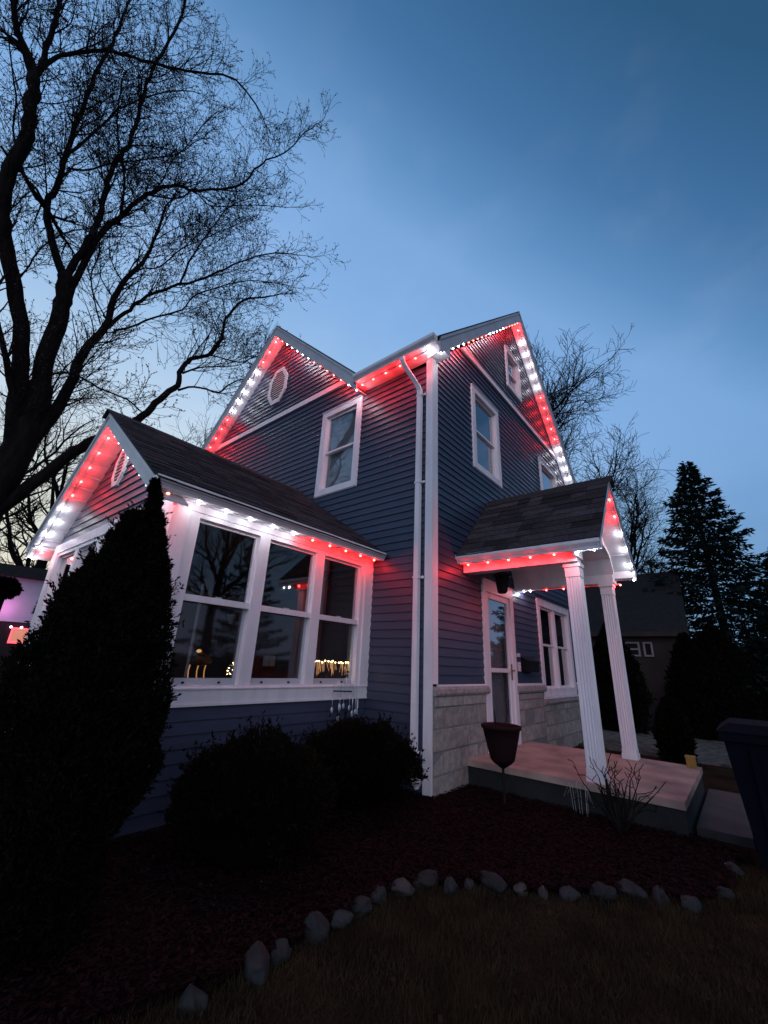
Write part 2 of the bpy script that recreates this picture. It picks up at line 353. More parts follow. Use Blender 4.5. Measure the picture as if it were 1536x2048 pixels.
def course(fr, inv, z0, z1, holes, wall, parent, name='siding_board', exp=.1, mt='siding', d=.0):
    zz = z0
    while zz < z1-.01:
        t = min(zz+exp, z1); A, B = inv(zz), inv(t)
        if A is None: break
        if B is None: B = ((A[0]+A[1])/2,)*2
        cuts = sorted({round(c, 4) for h in holes for c in (h[2], h[3]) if zz+.004 < c < t-.004})
        lv = [zz]+cuts+[t]; prev = []; groups = []
        for q0, q1 in zip(lv, lv[1:]):
            f0, f1 = (q0-zz)/exp, (q1-zz)/exp; cur = []
            a0 = [A[i]+(B[i]-A[i])*(q0-zz)/(t-zz) for i in (0, 1)]; b0 = [A[i]+(B[i]-A[i])*(q1-zz)/(t-zz) for i in (0, 1)]
            for p, q in subtract(a0, q0, q1, holes):
                mb = next((m_ for (pp, qq, m_) in prev if p < qq and q > pp), None)
                if mb is None: mb = MB(); groups.append(mb)
                cur.append((p, q, mb))
                pe = p if p > a0[0]+1e-6 else None; qe = q if q < a0[1]-1e-6 else None
                fr.trap(mb, p, q, b0[0] if pe is None else p, b0[1] if qe is None else q, q0, q1, d+.0005, d+.019-.015*f0, d+.019-.015*f1)
            prev = cur
        for mb in groups: mb.build(name, mt, parent)
        zz += exp
def backing(fr, inv, z0, z1, holes, parent, step=.2, name='wall', m='wall', th=.12):
    mb = MB(); lv = sorted({z0, z1} | {h[i] for h in holes for i in (2, 3) if z0 < h[i] < z1} | {z0+step*i for i in range(int((z1-z0)/step)+1)})
    for q0, q1 in zip(lv, lv[1:]):
        if q1-q0 < .003: continue
        A, B = inv(q0), inv(q1)
        if A is None: break
        if B is None: B = ((A[0]+A[1])/2,)*2
        for p, q in subtract(A, q0, q1, holes):
            fr.trap(mb, p, q, B[0] if p == A[0] else p, B[1] if q == A[1] else q, q0, q1, -th, 0, 0)
    return mb.build(name, m, parent)
# openings (s0,s1,z0,z1)
WL = (-2.267, -1.346, 3.723, 5.317)
WR1 = (1.147, 2.165, 4.142, 5.668); WR2 = (4.271, 5.417, 4.142, 5.668); WA = (2.751, 3.496, 6.638, 7.657); WG = (3.401, 5.229, .834, 2.438); DR = (1.258, 2.291, .24, 2.406)
wl = backing(FL, invL, -.1, 7.86, [WL, (XB2+.12, XB-.12, .5, 2.4)], house)
BND_L = (-6, -1.6, 5.754, 5.87); BND_R = (.7, 5.7, 6.18, 6.30)
course(FL, lambda z: (XB, -.088), .02, 2.52, [], wl, wl)
course(FL, lambda z: invL(z) if z > H else (-6.2, -.088), 2.52, 7.86, [WL, BND_L], wl, wl)
wr = backing(FRT, invR, -.1, 8.50, [WR1, WR2, WA, WG, DR], house)
course(FRT, lambda z: (.105, 6.3) if z < H-.02 else invR(z), 1.035, 8.50, [WR1, WR2, WA, WG, DR, BND_R], wr, wr)
mb = MB(); mb.box((-6.3, 6.28, -.1), (0-.13, 6.4, H)); mb.box((-6.4, .13, -.1), (-6.30, 6.4, H)); mb.box((-6.3, .13, -.06), (-.13, 6.28, .1)); mb.build('wall', 'wall', house)
# gable belt boards
def belt(fr, s0, s1, z0, z1, d, parent):
    mb = MB(); k = SL; fr.trap(mb, s0, s1, s0+(z1-z0)/k, s1-(z1-z0)/k, z0, z1, .001, d, d); fr.trap(mb, s0, s1, s0+.02, s1-.02, z0-.012, z0-.001, .001, d+.012, d+.012); mb.build('belt_board', 'white', parent)
belt(FL, XG-(7.86-5.765)/SL+.02, XG+(7.86-5.765)/SL-.02, 5.766, 5.87, .028, wl)
belt(FRT, YR_-(8.5-6.19)/SL+.02, YR_+(8.5-6.19)/SL-.02, 6.192, 6.30, .028, wr)
# corner trim
mb = MB(); mb.box((-.088, -.022, 0), (.022, -.001, H)); mb.build('corner_board', 'white', wl)
mb = MB(); mb.box((.001, -.0005, 1.04), (.0225, .105, H)); mb.build('corner_board', 'white', wr)
# ledge + block wall on R side
def blocks(y0, y1, z0, z1, parent, seed):
    r = random.Random(seed); zz = z0; row = 0
    hs = []
    while zz < z1-.02:
        h = min(.215, z1-zz); y = y0 - (.0 if row % 2 == 0 else .2)
        while y < y1-.01:
            a, b = max(y, y0)+.005, min(y+.40, y1)-.005
            if b-a > .03:
                mb = MB(); d = .028+r.uniform(-.004, .006); e = .004
                mb.hexa([(.0, a, zz+.005), (.0, b, zz+.005), (.0, b, zz+h-.005), (.0, a, zz+h-.005), (d+r.uniform(-e, e), a+.006, zz+.011), (d+r.uniform(-e, e), b-.006, zz+.011), (d+r.uniform(-e, e), b-.006, zz+h-.011), (d+r.uniform(-e, e), a+.006, zz+h-.011)])
                mb.build('stone_block', 'stone', parent)
            y += .40
        zz += h; row += 1
bw = node('block_wall', house)
for y0_, y1_, z1_ in ((0, 1.258, .925), (2.291, 3.40, .925), (3.4005, 5.23, .70), (5.2305, 6.4, .925)): mb = MB(); mb.box((.0005, y0_, -.1), (.0235, y1_, z1_)); mb.build('mortar', 'mortar', bw)
blocks(.0, 1.25, -.05, .81, bw, 1); blocks(2.30, 3.39, .24, .81, bw, 2); blocks(3.39, 5.24, -.05, .70, bw, 3); blocks(5.24, 6.35, -.05, .81, bw, 4)
def ledge(y0, y1, z, parent, h=.10):
    n = max(4, int((y1-y0)/.05)); mb = MB(); prof = [(.0, 0), (.055, .004), (.072, .03), (.070, .075), (.05, h), (0, h)]
    vs = []; k = len(prof)
    for i in range(n+1):
        y = y0+(y1-y0)*i/n
        for j, (x, zz) in enumerate(prof):
            q = .006*noise.noise(Vector((y*9, j*2.3, z*5))) if 0 < j < k-1 else 0
            vs.append((x+q, y, z-h+zz+q*.6))
    mb.add(vs, [(i*k+j, i*k+(j+1) % k, (i+1)*k+(j+1) % k, (i+1)*k+j) for i in range(n) for j in range(k)] + [tuple(range(k)), tuple(range(n*k, n*k+k))[::-1]])
    mb.build('ledge_stone', 'ledge', parent)
ledge(.005, 1.30, 1.015, bw); ledge(2.26, 3.42, 1.0, bw); ledge(5.22, 6.35, 1.015, bw); ledge(3.36, 5.27, .79, bw, .09)
mb = MB(); mb.box((.001, .105, 1.016), (.045, 1.26, 1.034)); mb.box((.001, 2.29, 1.001), (.045, 3.40, 1.034)); mb.box((.001, 5.23, 1.016), (.045, 6.3, 1.034)); mb.build('starter_strip', 'white', bw)
for a, b in ((.03, .62), (.64, 1.22)):   # darker band stones below ledge
    mb = MB(); mb.box((.023, a, .815), (.040, b, .912)); mb.build('stone_block', 'stone', bw, label='darker band stone under the ledge')
mb = MB(); mb.box((.023, 2.33, .815), (.040, 3.3, .885)); mb.build('stone_block', 'stone', bw, label='darker band stone under the ledge')

# windows
def window(fr, W, parent=house, cas=.105, rail=.5, blinds=None, sill=True, mull=False, back='curtain', casd=.035, sash=.035, room=True, glass=('glass', 'glass'), name='window'):
    s0, s1, z0, z1 = W; g = node(name, parent)
    mb = MB(); fr.slab(mb, s0, s1, z1-cas, z1, -.10, casd); fr.slab(mb, s0, s1, z0, z0+cas, -.10, casd); fr.slab(mb, s0, s0+cas, z0+cas, z1-cas, -.10, casd-.001); fr.slab(mb, s1-cas, s1, z0+cas, z1-cas, -.10, casd-.001)
    fr.slab(mb, s0-.012, s0-.0005, z0-.012, z1+.012, .001, casd*.6); fr.slab(mb, s1+.0005, s1+.012, z0-.012, z1+.012, .001, casd*.6); fr.slab(mb, s0, s1, z1+.0005, z1+.013, .001, casd+.012); fr.slab(mb, s0, s1, z0-.012, z0-.0005, .001, casd*.6)
    mb.build('casing', 'white', g)
    a, b, c, d = s0+cas, s1-cas, z0+cas, z1-cas; zm = c+(d-c)*rail
    cols = [(a, b)] if not mull else [(a, (a+b)/2-.03), ((a+b)/2+.03, b)]
    if mull:
        mb = MB(); fr.slab(mb, (a+b)/2-.03, (a+b)/2+.03, c, d, -.08, .02); mb.build('mullion', 'white', g)
    for (p, q) in cols:
        for lo, hi, dd, gm in ((zm-.015, d, -.02, glass[0]), (c, zm+.015, -.045, glass[1])):
            mb = MB(); t = sash
            fr.slab(mb, p, q, hi-t, hi, dd-.03, dd); fr.slab(mb, p, q, lo, lo+t, dd-.03, dd); fr.slab(mb, p, p+t, lo+t, hi-t, dd-.03, dd-.001); fr.slab(mb, q-t, q, lo+t, hi-t, dd-.03, dd-.001)
            mb.build('sash', 'white' if glass[1] != 'screen' or lo > c+.1 else 'fascia', g)
            mb = MB(); fr.slab(mb, p+t-.004, q-t+.004, lo+t-.004, hi-t+.004, dd-.018, dd-.014); mb.build('pane', gm, g)
    if room:
        mb = MB(); e = .35; fr.slab(mb, a-.02, b+.02, c-.02, d+.02, -e-.02, -e); fr.slab(mb, a-.04, a-.02, c-.02, d+.02, -e, -.13); fr.slab(mb, b+.02, b+.04, c-.02, d+.02, -e, -.13)
        fr.slab(mb, a-.02, b+.02, d+.02, d+.04, -e, -.13); fr.slab(mb, a-.02, b+.02, c-.04, c-.02, -e, -.13); mb.build('curtain', back, g)
    if blinds:
        mb = MB(); zz = c+blinds
        while zz < d-.02:
            mb.hexa([fr.p(a+.01, zz+.0005, -.100), fr.p(b-.01, zz+.0005, -.100), fr.p(b-.01, zz+.022, -.110), fr.p(a+.01, zz+.022, -.110), fr.p(a+.01, zz, -.098), fr.p(b-.01, zz, -.098), fr.p(b-.01, zz+.022, -.108), fr.p(a+.01, zz+.022, -.108)]); zz += .021
        fr.slab(mb, a, b, d-.04, d, -.13, -.09); mb.build('blind', 'blind', g)
    return g
window(FL, WL, blinds=.005); window(FRT, WR1, back='blind'); window(FRT, WR2); window(FRT, WA, cas=.085, rail=.5); window(FRT, WG, mull=True, rail=.52, cas=.11)
# sill block under the big ground window
mb = MB(); FRT.slab(mb, WG[0]-.02, WG[1]+.02, WG[2]-.045, WG[2]-.013, .001, .075); mb.build('sill', 'white', house)

# door
dg = node('door', house); a, b, c, d = DR; cs = .115
mb = MB(); FRT.slab(mb, a, b, d-.15, d, -.10, .04); FRT.slab(mb, a, a+cs, c, d-.151, -.10, .039); FRT.slab(mb, b-cs, b, c, d-.151, -.10, .039); FRT.slab(mb, a-.01, b+.01, d+.0005, d+.02, .001, .055); mb.build('casing', 'white', dg)
A, B, Dt = a+cs, b-cs, d-.151; t = .085
mb = MB(); FRT.slab(mb, A, B, Dt-t, Dt, -.03, .018); FRT.slab(mb, A, B, c+.02, c+.20, -.03, .018); FRT.slab(mb, A, A+t, c+.20, Dt-t, -.03, .017); FRT.slab(mb, B-t, B, c+.20, Dt-t, -.03, .017); FRT.slab(mb, A+t, B-t, 1.18, 1.235, -.03, .018); mb.build('storm_door', 'white', dg)
mb = MB(); FRT.slab(mb, A+t-.004, B-t+.004, 1.23, Dt-t+.004, -.008, -.004); mb.build('pane', 'doorglass', dg); mb = MB(); FRT.slab(mb, A+t-.004, B-t+.004, c+.196, 1.184, -.008, -.004); mb.build('pane', 'doorglass', dg)
mb = MB(); FRT.slab(mb, A-.02, B+.02, c, Dt, -.13, -.11)
for s0_, s1_, q0, q1 in ((A+.10, A+.36, .45, .95), (A+.46, B-.1, .45, .95), (A+.10, A+.36, 1.05, 1.6), (A+.46, B-.1, 1.05, 1.6)):
    FRT.slab(mb, s0_, s1_, q0, q1, -.11, -.098); FRT.slab(mb, s0_+.04, s1_-.04, q0+.04, q1-.04, -.098, -.09)
mb.build('inner_door', 'door', dg)
mb = MB(); FRT.slab(mb, A+t+.02, A+t+.10, .80, 1.05, -.085, -.08); FRT.slab(mb, A+t+.02, A+t+.08, .45, .66, -.085, -.08); FRT.slab(mb, A+t+.04, A+t+.12, 1.42, 1.66, -.085, -.08); mb.build('sticker', 'wood', dg, label='dark paper notes behind the glass')
mb = MB(); FRT.slab(mb, B-.06, B-.03, 1.08, 1.30, .019, .028); mb.tube([FRT.p(B-.045, 1.21, .03), FRT.p(B-.045, 1.21, .07), FRT.p(B-.13, 1.205, .07)], .009, 8); mb.build('handle', 'brass', dg)
# mailbox, bell plates (own things)
mbx = thing('mailbox', 'black metal mailbox on the siding between the door and the wide window', 'mailbox', (0.02, 2.72, 1.22))
mb = MB(); mb.prism([(.021, 2.52, 1.20), (.14, 2.52, 1.20), (.14, 2.52, 1.36), (.021, 2.52, 1.40)], (0, .42, 0)); mb.build('box', 'black', mbx)
mb = MB(); mb.prism([(.021, 2.51, 1.402), (.145, 2.51, 1.362), (.150, 2.51, 1.335), (.152, 2.51, 1.36), (.021, 2.51, 1.415)], (0, .44, 0)); mb.build('lid', 'black', mbx)
for zz, nm, lb in ((1.435, 'door_bell', 'upper small white box beside the storm door'), (1.27, 'house_plate', 'lower taller white plate beside the storm door')):
    hgt = .05 if zz > 1.4 else .13
    mb = MB(); mb.box((.02, 2.35, zz-hgt/2), (.045, 2.43, zz+hgt/2)); t_ = thing(nm, lb, 'door bell' if zz > 1.4 else 'plate', (.02, 2.39, zz)); mb.build('cover', 'white', t_)
    mb = MB(); 
    for q in ((0,) if zz > 1.4 else (-.035, .035)): mb.blob((.048, 2.39, zz+q), (.008, .016, .016), sub=1, amp=0)
    mb.build('button', 'fascia', t_)

# ------------------------------------------------------------------ roofs
class Gable:   # A outward, Cd cross, ridge point origin O (z=0)
    def __init__(s, O, A, Cd, zr, m): s.O = Vector(O); s.A = Vector(A); s.C = Vector(Cd); s.zr = zr; s.m = m
    def p(s, a, c, dz): return s.O + s.A*a + s.C*c + Vector((0, 0, s.zr - s.m*abs(c) + dz))
    def slope(s, mb, a0, a1, c0, c1, d0, d1):
        return mb.hexa([s.p(a0, c0, d0), s.p(a1, c0, d0), s.p(a1, c1, d0), s.p(a0, c1, d0), s.p(a0, c0, d1), s.p(a1, c0, d1), s.p(a1, c1, d1), s.p(a0, c1, d1)])
def rakes(g, aw, af, cl, cr, drop, panel, parent, cuts=(None, None), panw=.3):
    for sgn, ce in ((-1, cl), (1, cr)):
        mb = MB(); g.slope(mb, af-.022, af, 0.0*sgn, sgn*ce, -drop, -.035); g.slope(mb, af+.0005, af+.012, 0, sgn*ce, -.085, -.030); mb.build('rake_board', 'fascia', parent)
        c = 0.0; L = panw
        while c < ce-.02:
            c2 = min(c+L, ce); mb = MB(); g.slope(mb, aw, af-.024, sgn*(c+.003), sgn*(c2-.003), -drop+.012, -drop+.03); g.slope(mb, aw, af-.024, sgn*(c+.003), sgn*(c+.014), -drop+.006, -drop+.012)
            mb.build('soffit_panel', 'soffit', parent); c = c2
def gutter(p0, p1, out, parent, drip=True, size=.11):
    # K style profile swept from p0 to p1; 'out' is the outward unit vector, top outer lip at z of p0
    out = Vector(out); up = Vector((0, 0, 1)); s = size
    pr = [(0, 0), (0, -s), (.55*s, -s), (.62*s, -.8*s), (.80*s, -.62*s), (.97*s, -.42*s), (s, -.25*s), (s, 0), (.93*s, .0), (.90*s, -.2*s), (.5*s, -.85*s), (.05*s, -.92*s), (.04*s, 0)]
    mb = MB(); p0, p1 = Vector(p0), Vector(p1); A = [p0+out*(x-s)+up*zz for x, zz in pr]; mb.prism(A, p1-p0)
    o = mb.build('gutter', 'white', parent)
    mb = MB(); cp = [(0, 0), (0, -s), (.55*s, -s), (.66*s, -.8*s), (.82*s, -.62*s), (s, -.42*s), (1.03*s, 0)]; dd = (p1-p0).normalized()*.006
    for q in (p0-dd*1.1, p1+dd*.1): mb.prism([q+out*(x-s)+up*zz for x, zz in cp], dd)
    mb.build('end_cap', 'white', o); return o
# main roof (gable faces +X)
g = Gable((0, YR_, 0), (1, 0, 0), (0, 1, 0), ZR+.01, SL); AF = .232
rf = node('roof', house)
mb = MB(); g.slope(mb, -1.30, AF+.012, 0, -3.42, -.03, -.0); g.slope(mb, -6.6, -1.301, 0, -3.04, -.03, -.0); g.slope(mb, -6.6, AF+.012, 0, 3.42, -.03, 0); mb.build('roof_deck', 'roof', rf)
rakes(g, 0.02, AF, 3.36, 3.46, .30, .3, rf, panw=.55)
mb = MB(); mb.box((-1.32, -.26, H-.0), (.02, .0, H+.015)); mb.build('soffit_panel', 'soffit', rf); mb = MB(); mb.box((-1.32, -.262, H-.01), (AF-.03, -.2605, H+.13)); mb.build('fascia_board', 'fascia', rf)
mb = MB(); mb.prism([(.022, -.262, H-.005), (.022, .11, H-.005), (.022, .11, H+.28), (.022, -.262, H+.02)], (AF-.025, 0, 0)); mb.build('soffit_return', 'soffit', rf)
gutter((-1.262, -.355, 5.50), (AF, -.355, 5.50), (0, -1, 0), rf)
# cross gable (faces -Y)
g2 = Gable((XG, 0, 0), (0, -1, 0), (1, 0, 0), ZG, SL); rf2 = node('roof', house); AF2 = .262
mb = MB(); g2.slope(mb, -3.2, AF2+.012, 0, -2.75, -.03, 0); g2.slope(mb, -3.2, AF2+.012, 0, 2.66, -.03, 0); mb.build('roof_deck', 'roof', rf2)
rakes(g2, .0, AF2, 2.72, 2.62, .29, .3, rf2, panw=.55)
# bay
BX = (XB+XB2)/2; ZB = 3.975; MBAY = (3.975-2.575)/(2.04)
g3 = Gable((BX, 0, 0), (0, -1, 0), (1, 0, 0), ZB, MBAY); AF3 = 2.935; rf3 = node('bay_roof', house); hw = (XB-BX)
mb = MB(); g3.slope(mb, -.0, AF3+.012, 0, -2.06, -.035, -.012); g3.slope(mb, .0, AF3+.012, 0, 2.06, -.035, -.012); mb.build('roof_deck', 'roof', rf3)
rakes(g3, -YB, AF3, 2.05, 2.05, .20, .3, rf3, panw=.17)
def shingles(g, a0, a1, cend, sgn, parent, expo=.138, wid=.30, seed=1):
    L = math.hypot(cend, g.m*cend); rows = int(math.ceil(L/expo)); cosT = cend/L; r = random.Random(seed)
    base = g.p(0, 0, 0); dn = (g.p(0, sgn*1.0, 0)-g.p(0, 0, 0)).normalized(); al = g.A; nn = al.cross(dn)
    if nn.z < 0: nn = -nn
    meshes = {}
    for i in range(rows):
        s1 = L-i*expo+.01; s0 = max(0, s1-expo-.02); a = a0 - r.uniform(0, wid)
        while a < a1-.005:
            wv = wid*r.choice((.6, 1, 1, 1.35)); p, q = max(a, a0), min(a+wv, a1); a += wv
            if q-p < .012: continue
            key = (round(q-p, 3), round(s1-s0, 3))
            if key not in meshes:
                lw, ls = key; m2 = MB(); 
                m2.hexa([(.002, 0, .0), (lw-.002, 0, .0), (lw-.002, ls, .0), (.002, ls, .0), (.002, 0, .004), (lw-.002, 0, .004), (lw-.002, ls, .012), (.002, ls, .012)])
                me = bpy.data.meshes.new('shingle'); me.from_pydata(m2.v, [], m2.f); me.materials.append(MT['shingle']); meshes[key] = me
            o = bpy.data.objects.new('shingle', meshes[key]); col.objects.link(o); o.parent = parent
            org = base + al*p + dn*s0 + nn*(-.010+ .0015*r.random() + .003*(r.random() < .3))
            o.matrix_local = Matrix((al, dn, nn)).transposed().to_4x4() if False else Matrix.Translation(org) @ Matrix((al, dn, nn)).transposed().to_4x4()
shingles(g3, .02, AF3+.02, 2.07, 1, rf3, seed=4)
mb = MB()
for i in range(11): mb.add([g3.p(i*.27, -.12, .002), g3.p(i*.27+.285, -.12, .002), g3.p(i*.27+.285, 0, .012), g3.p(i*.27, 0, .016), g3.p(i*.27+.285, .12, .002), g3.p(i*.27, .12, .004)], [(0, 1, 2, 3), (3, 2, 4, 5)])
mb.build('ridge_cap', 'shingle', rf3)
for xa_, xb_ in ((XB+.001, -.779), (XB2-.169, XB2-.001)): mb = MB(); mb.box((xa_, YB-.26, 2.512), (xb_, -.02, 2.527)); mb.build('soffit_panel', 'soffit', rf3)
mb = MB(); mb.box((-.778, YB-.258, 2.50), (-.76, -.022, 2.60)); mb.box((XB2-.19, YB-.258, 2.50), (XB2-.17, -.02, 2.60)); mb.build('fascia_board', 'fascia', rf3)
gutter((-.668, -2.945, 2.575), (-.668, -.055, 2.575), (1, 0, 0), rf3, size=.09)
gutter((2*BX+.668, -2.945, 2.575), (2*BX+.668, -.055, 2.575), (-1, 0, 0), rf3, size=.09)
# bay walls
bay = node('bay', house)
BW = (-2.50, -.16, .93, 2.46)
holes = [(-2.50, -.16, .95, 2.43)]
backing(FBR, lambda z: (YB+.122, 0), -.1, 2.51, holes, bay)
course(FBR, lambda z: (YB+.06, -.02), .02, .83, [], bay, bay)
fh = [(XB2+.20, XB-.20, .95, 2.45)]
invB = lambda z: (XB2, XB) if z < 2.5 else ((BX-(ZB-.2-z)/MBAY, BX+(ZB-.2-z)/MBAY) if z < ZB-.2 else None)
backing(FBF, lambda z: (lambda t: None if t is None else (max(t[0], XB2), min(t[1], XB)))(invB(z)), -.1, ZB-.2, fh, bay)
course(FBF, lambda z: (lambda t: None if t is None else (max(t[0], XB2), min(t[1], XB)))(invB(z)), 2.57, ZB-.2, [], bay, bay, mt='siding')
course(FBF, lambda z: (XB2+.06, XB-.06), .02, .83, [], bay, bay)
FBL = Fr((XB2, 0, 0), (0, 1, 0), (-1, 0, 0)); backing(FBL, lambda z: (YB+.122, 0), -.1, 2.51, [], bay)
# right side panelling: header, corner pilasters, board under the windows
mb = MB(); FBR.slab(mb, YB, 0, 2.445, 2.511, 0, .03); mb.build('header_board', 'white', bay)
mb = MB(); FBR.slab(mb, YB-.03, YB+.13, .83, 2.444, 0, .032); mb.build('corner_board', 'white', bay)
mb = MB(); FBR.slab(mb, YB+.134, -2.50, .956, 2.444, 0, .024); mb.build('panel', 'white', bay)
mb = MB(); FBR.slab(mb, -.155, -.0, .956, 2.444, 0, .034); mb.build('corner_board', 'white', bay)
mb = MB(); FBR.slab(mb, YB+.134, .0, .845, .955, 0, .030); FBR.slab(mb, YB-.0, .0, .826, .844, 0, .040); FBR.slab(mb, YB+.134, 0, .9555, .967, 0, .042); mb.build('base_board', 'white', bay)
# triple double-hung
def triple(fr, spans, zt, zr, zb, lo, hi, g, screen=True):
    mb = MB(); e = .03
    xs_ = [lo]+[x for s in spans for x in s]+[hi]
    for i in range(0, len(xs_), 2): fr.slab(mb, xs_[i], xs_[i+1], zb, zt, -.10, .018)
    fr.slab(mb, lo, hi, zt, zt+.045, -.10, .018); fr.slab(mb, lo, hi, zb-.03, zb-.0005, -.10, .022); mb.build('frame', 'white', g)
    mb = MB(); fr.slab(mb, lo, hi, zt+.046, zt+.0475, -.01, .0195); mb.build('painted_shadow_line', 'black', g)  # thin black strip paints in the shadow line above the frame
    for s0, s1 in spans:
        for q0, q1, dd, gm, bot in ((zr-.012, zt, -.02, 'glass', .03), (zb, zr+.012, -.045, 'screen', .055)):
            mb = MB(); t = .022
            fr.slab(mb, s0+.001, s1-.001, q1-t*1.2, q1-.001, dd-.03, dd); fr.slab(mb, s0+.001, s1-.001, q0, q0+bot, dd-.03, dd); fr.slab(mb, s0+.001, s0+t, q0+bot, q1-t*1.2, dd-.03, dd-.001); fr.slab(mb, s1-t, s1-.001, q0+bot, q1-t*1.2, dd-.03, dd-.001)
            mb.build('sash', 'white' if gm == 'glass' else 'fascia', g)
            mb = MB(); fr.slab(mb, s0+t-.003, s1-t+.003, q0+bot-.003, q1-t*1.2+.003, dd-.02, dd-.016); mb.build('pane', gm, g)
        mb = MB(); fr.slab(mb, s0, s1, zr-.028, zr+.028, -.018, .004); mb.build('meeting_rail', 'white', g)
        mb = MB(); fr.slab(mb, (s0+s1)/2-.03, (s0+s1)/2+.03, zr+.029, zr+.04, -.018, .0)
        mb.build('sash_lock', 'fascia', g)
        mb = MB()
        for q in (.25, .75): mb.blob(fr.p(s0+(s1-s0)*q, zb+.02, -.04), (.016, .016, .010), sub=1, amp=0)
        mb.build('latch', 'black', g)
w3 = node('window', house)
triple(FBR, [(-2.430, -1.775), (-1.652, -.996), (-.874, -.220)], 2.400, 1.690, .985, -2.50, -.156, w3)
w4 = node('window', house)
triple(FBF, [(-4.29, -3.57), (-3.455, -2.80), (-2.68, -1.99), (-1.87, -1.20)], 2.400, 1.690, .985, XB2+.20, XB-.20, w4)
mb = MB(); FBF.slab(mb, XB2, XB, 2.445, 2.57, 0, .03); mb.build('header_board', 'white', bay)
mb = MB(); FBF.slab(mb, XB2-.02, XB2+.196, .83, 2.444, 0, .03); mb.build('corner_board', 'white', bay)
mb = MB(); FBF.slab(mb, XB-.196, XB+.031, .83, 2.444, 0, .029); mb.build('corner_board', 'white', bay)
mb = MB(); FBF.slab(mb, XB2+.197, XB-.197, .826, .955, 0, .030); mb.build('base_board', 'white', bay)
# bay room
mb = MB(); mb.box((XB2+.13, YB+.13, .48), (XB-.13, .3, .5)); mb.box((XB2+.13, YB+.13, 2.46), (XB-.13, .3, 2.48)); mb.box((XB2+.121, YB+.13, .5), (XB2+.13, -.13, 2.46)); mb.box((XB2+.13, .5, .4), (XB-.0, .52, 2.48)); mb.box((XB-.125, -.12, .5), (XB-.115, .5, 2.46)); mb.box((XB2+.12, -.12, .5), (XB2+.13, .5, 2.46)); mb.build('room_shell', 'room', house)
# octagonal vents
def vent(fr, s, zc, rw, rh, parent, nl, d=.02):
    g = node('vent', parent)
    def octo(w, h): 
        k = .42; return [(w, -h*k), (w, h*k), (w*k, h), (-w*k, h), (-w, h*k), (-w, -h*k), (-w*k, -h), (w*k, -h)]
    A, B = octo(rw, rh), octo(rw*.76, rh*.80); mb = MB()
    for i in range(8):
        j = (i+1) % 8
        mb.hexa([fr.p(s+A[i][0], zc+A[i][1], .001), fr.p(s+A[j][0], zc+A[j][1], .001), fr.p(s+B[j][0], zc+B[j][1], .001), fr.p(s+B[i][0], zc+B[i][1], .001),
                 fr.p(s+A[i][0], zc+A[i][1], d+.022), fr.p(s+A[j][0], zc+A[j][1], d+.022), fr.p(s+B[j][0], zc+B[j][1], d+.022), fr.p(s+B[i][0], zc+B[i][1], d+.022)])
    mb.build('frame', 'white', g)
    mb = MB(); mb.prism([fr.p(s+x, zc+y, .0215) for x, y in octo(rw*.78, rh*.82)], fr.n*.002); mb.build('backing', 'black', g)
    h = rh*.8*2/nl
    for i in range(nl):
        zz = zc-rh*.8+(i+.1)*h; zz2 = zz+h*.45; yy = max(abs(zz-zc), abs(zz2-zc))/(rh*.8); ww = rw*.76*(1 if yy < .42 else 1-(yy-.42)/.58*.58)
        mb = MB(); fr.trap(mb, s-ww, s+ww, s-ww, s+ww, zz, zz2, .0245, d+.018, .028); mb.build('slat', 'white', g)
vent(FL, XG+.02, 6.63, .30, .44, house, 12); vent(FBF, BX+.02, 3.30, .165, .245, house, 8)

# downspout
dsn = node('downspout', house)
def dspout(x, y, zt, zb):
    prof = lambda p, ax, ay, w_=.033, d_=.028: [p+ax*w_+ay*d_, p-ax*w_+ay*d_, p-ax*w_-ay*d_, p+ax*w_-ay*d_]
    X, Y = Vector((1, 0, 0)), Vector((0, 1, 0))
    pts = [((x-.145, y-.24, 5.39), 0), ((x-.145, y-.24, 5.33), 0), ((x-.13, y-.205, 5.26), .5), ((x-.02, y-.03, 4.98), .5), ((x, y, 4.90), 0), ((x, y, zb+.22), 0)]
    mb = MB(); vs = []
    for q, t_ in pts:
        vs += prof(Vector(q), X, Y)
    mb.add(vs, [(i*4+j, i*4+(j+1) % 4, i*4+4+(j+1) % 4, i*4+4+j) for i in range(len(pts)-1) for j in range(4)]); mb.build('pipe', 'white', dsn)
    mb = MB(); q = [(x, y, zb+.22), (x, y, zb+.12), (x+.015, y-.01, zb+.06), (x+.055, y-.03, zb+.0), (x+.10, y-.05, zb-.03)]
    dirs = [0, .1, .5, .9, 1.0]; vs = []
    for (p, t_) in zip(q, dirs):
        up = Vector((math.cos(t_), 0, math.sin(t_)))
        vs += prof(Vector(p), up, Vector((.0, 1, 0)), .037, .031)
    mb.add(vs, [(i*4+j, i*4+(j+1) % 4, i*4+4+(j+1) % 4, i*4+4+j) for i in range(len(q)-1) for j in range(4)]); mb.build('elbow', 'white', dsn)
    for zz in (4.80, 3.45, 2.2, .36):
        mb = MB(); mb.box((x-.043, y-.032, zz), (x+.043, y+.032, zz+.025)); mb.tube([(x+.04, y, zz+.012), (x+.07, y+.02, zz+.012)], .011, 6); mb.blob((x+.074, y+.012, zz+.012), (.024, .014, .022), sub=1, amp=0); mb.box((x-.06, y+.02, zz+.002), (x-.04, y+.035, zz+.022)); mb.build('bracket', 'white', dsn)
dspout(-.176, -.055, 5.4, .12)

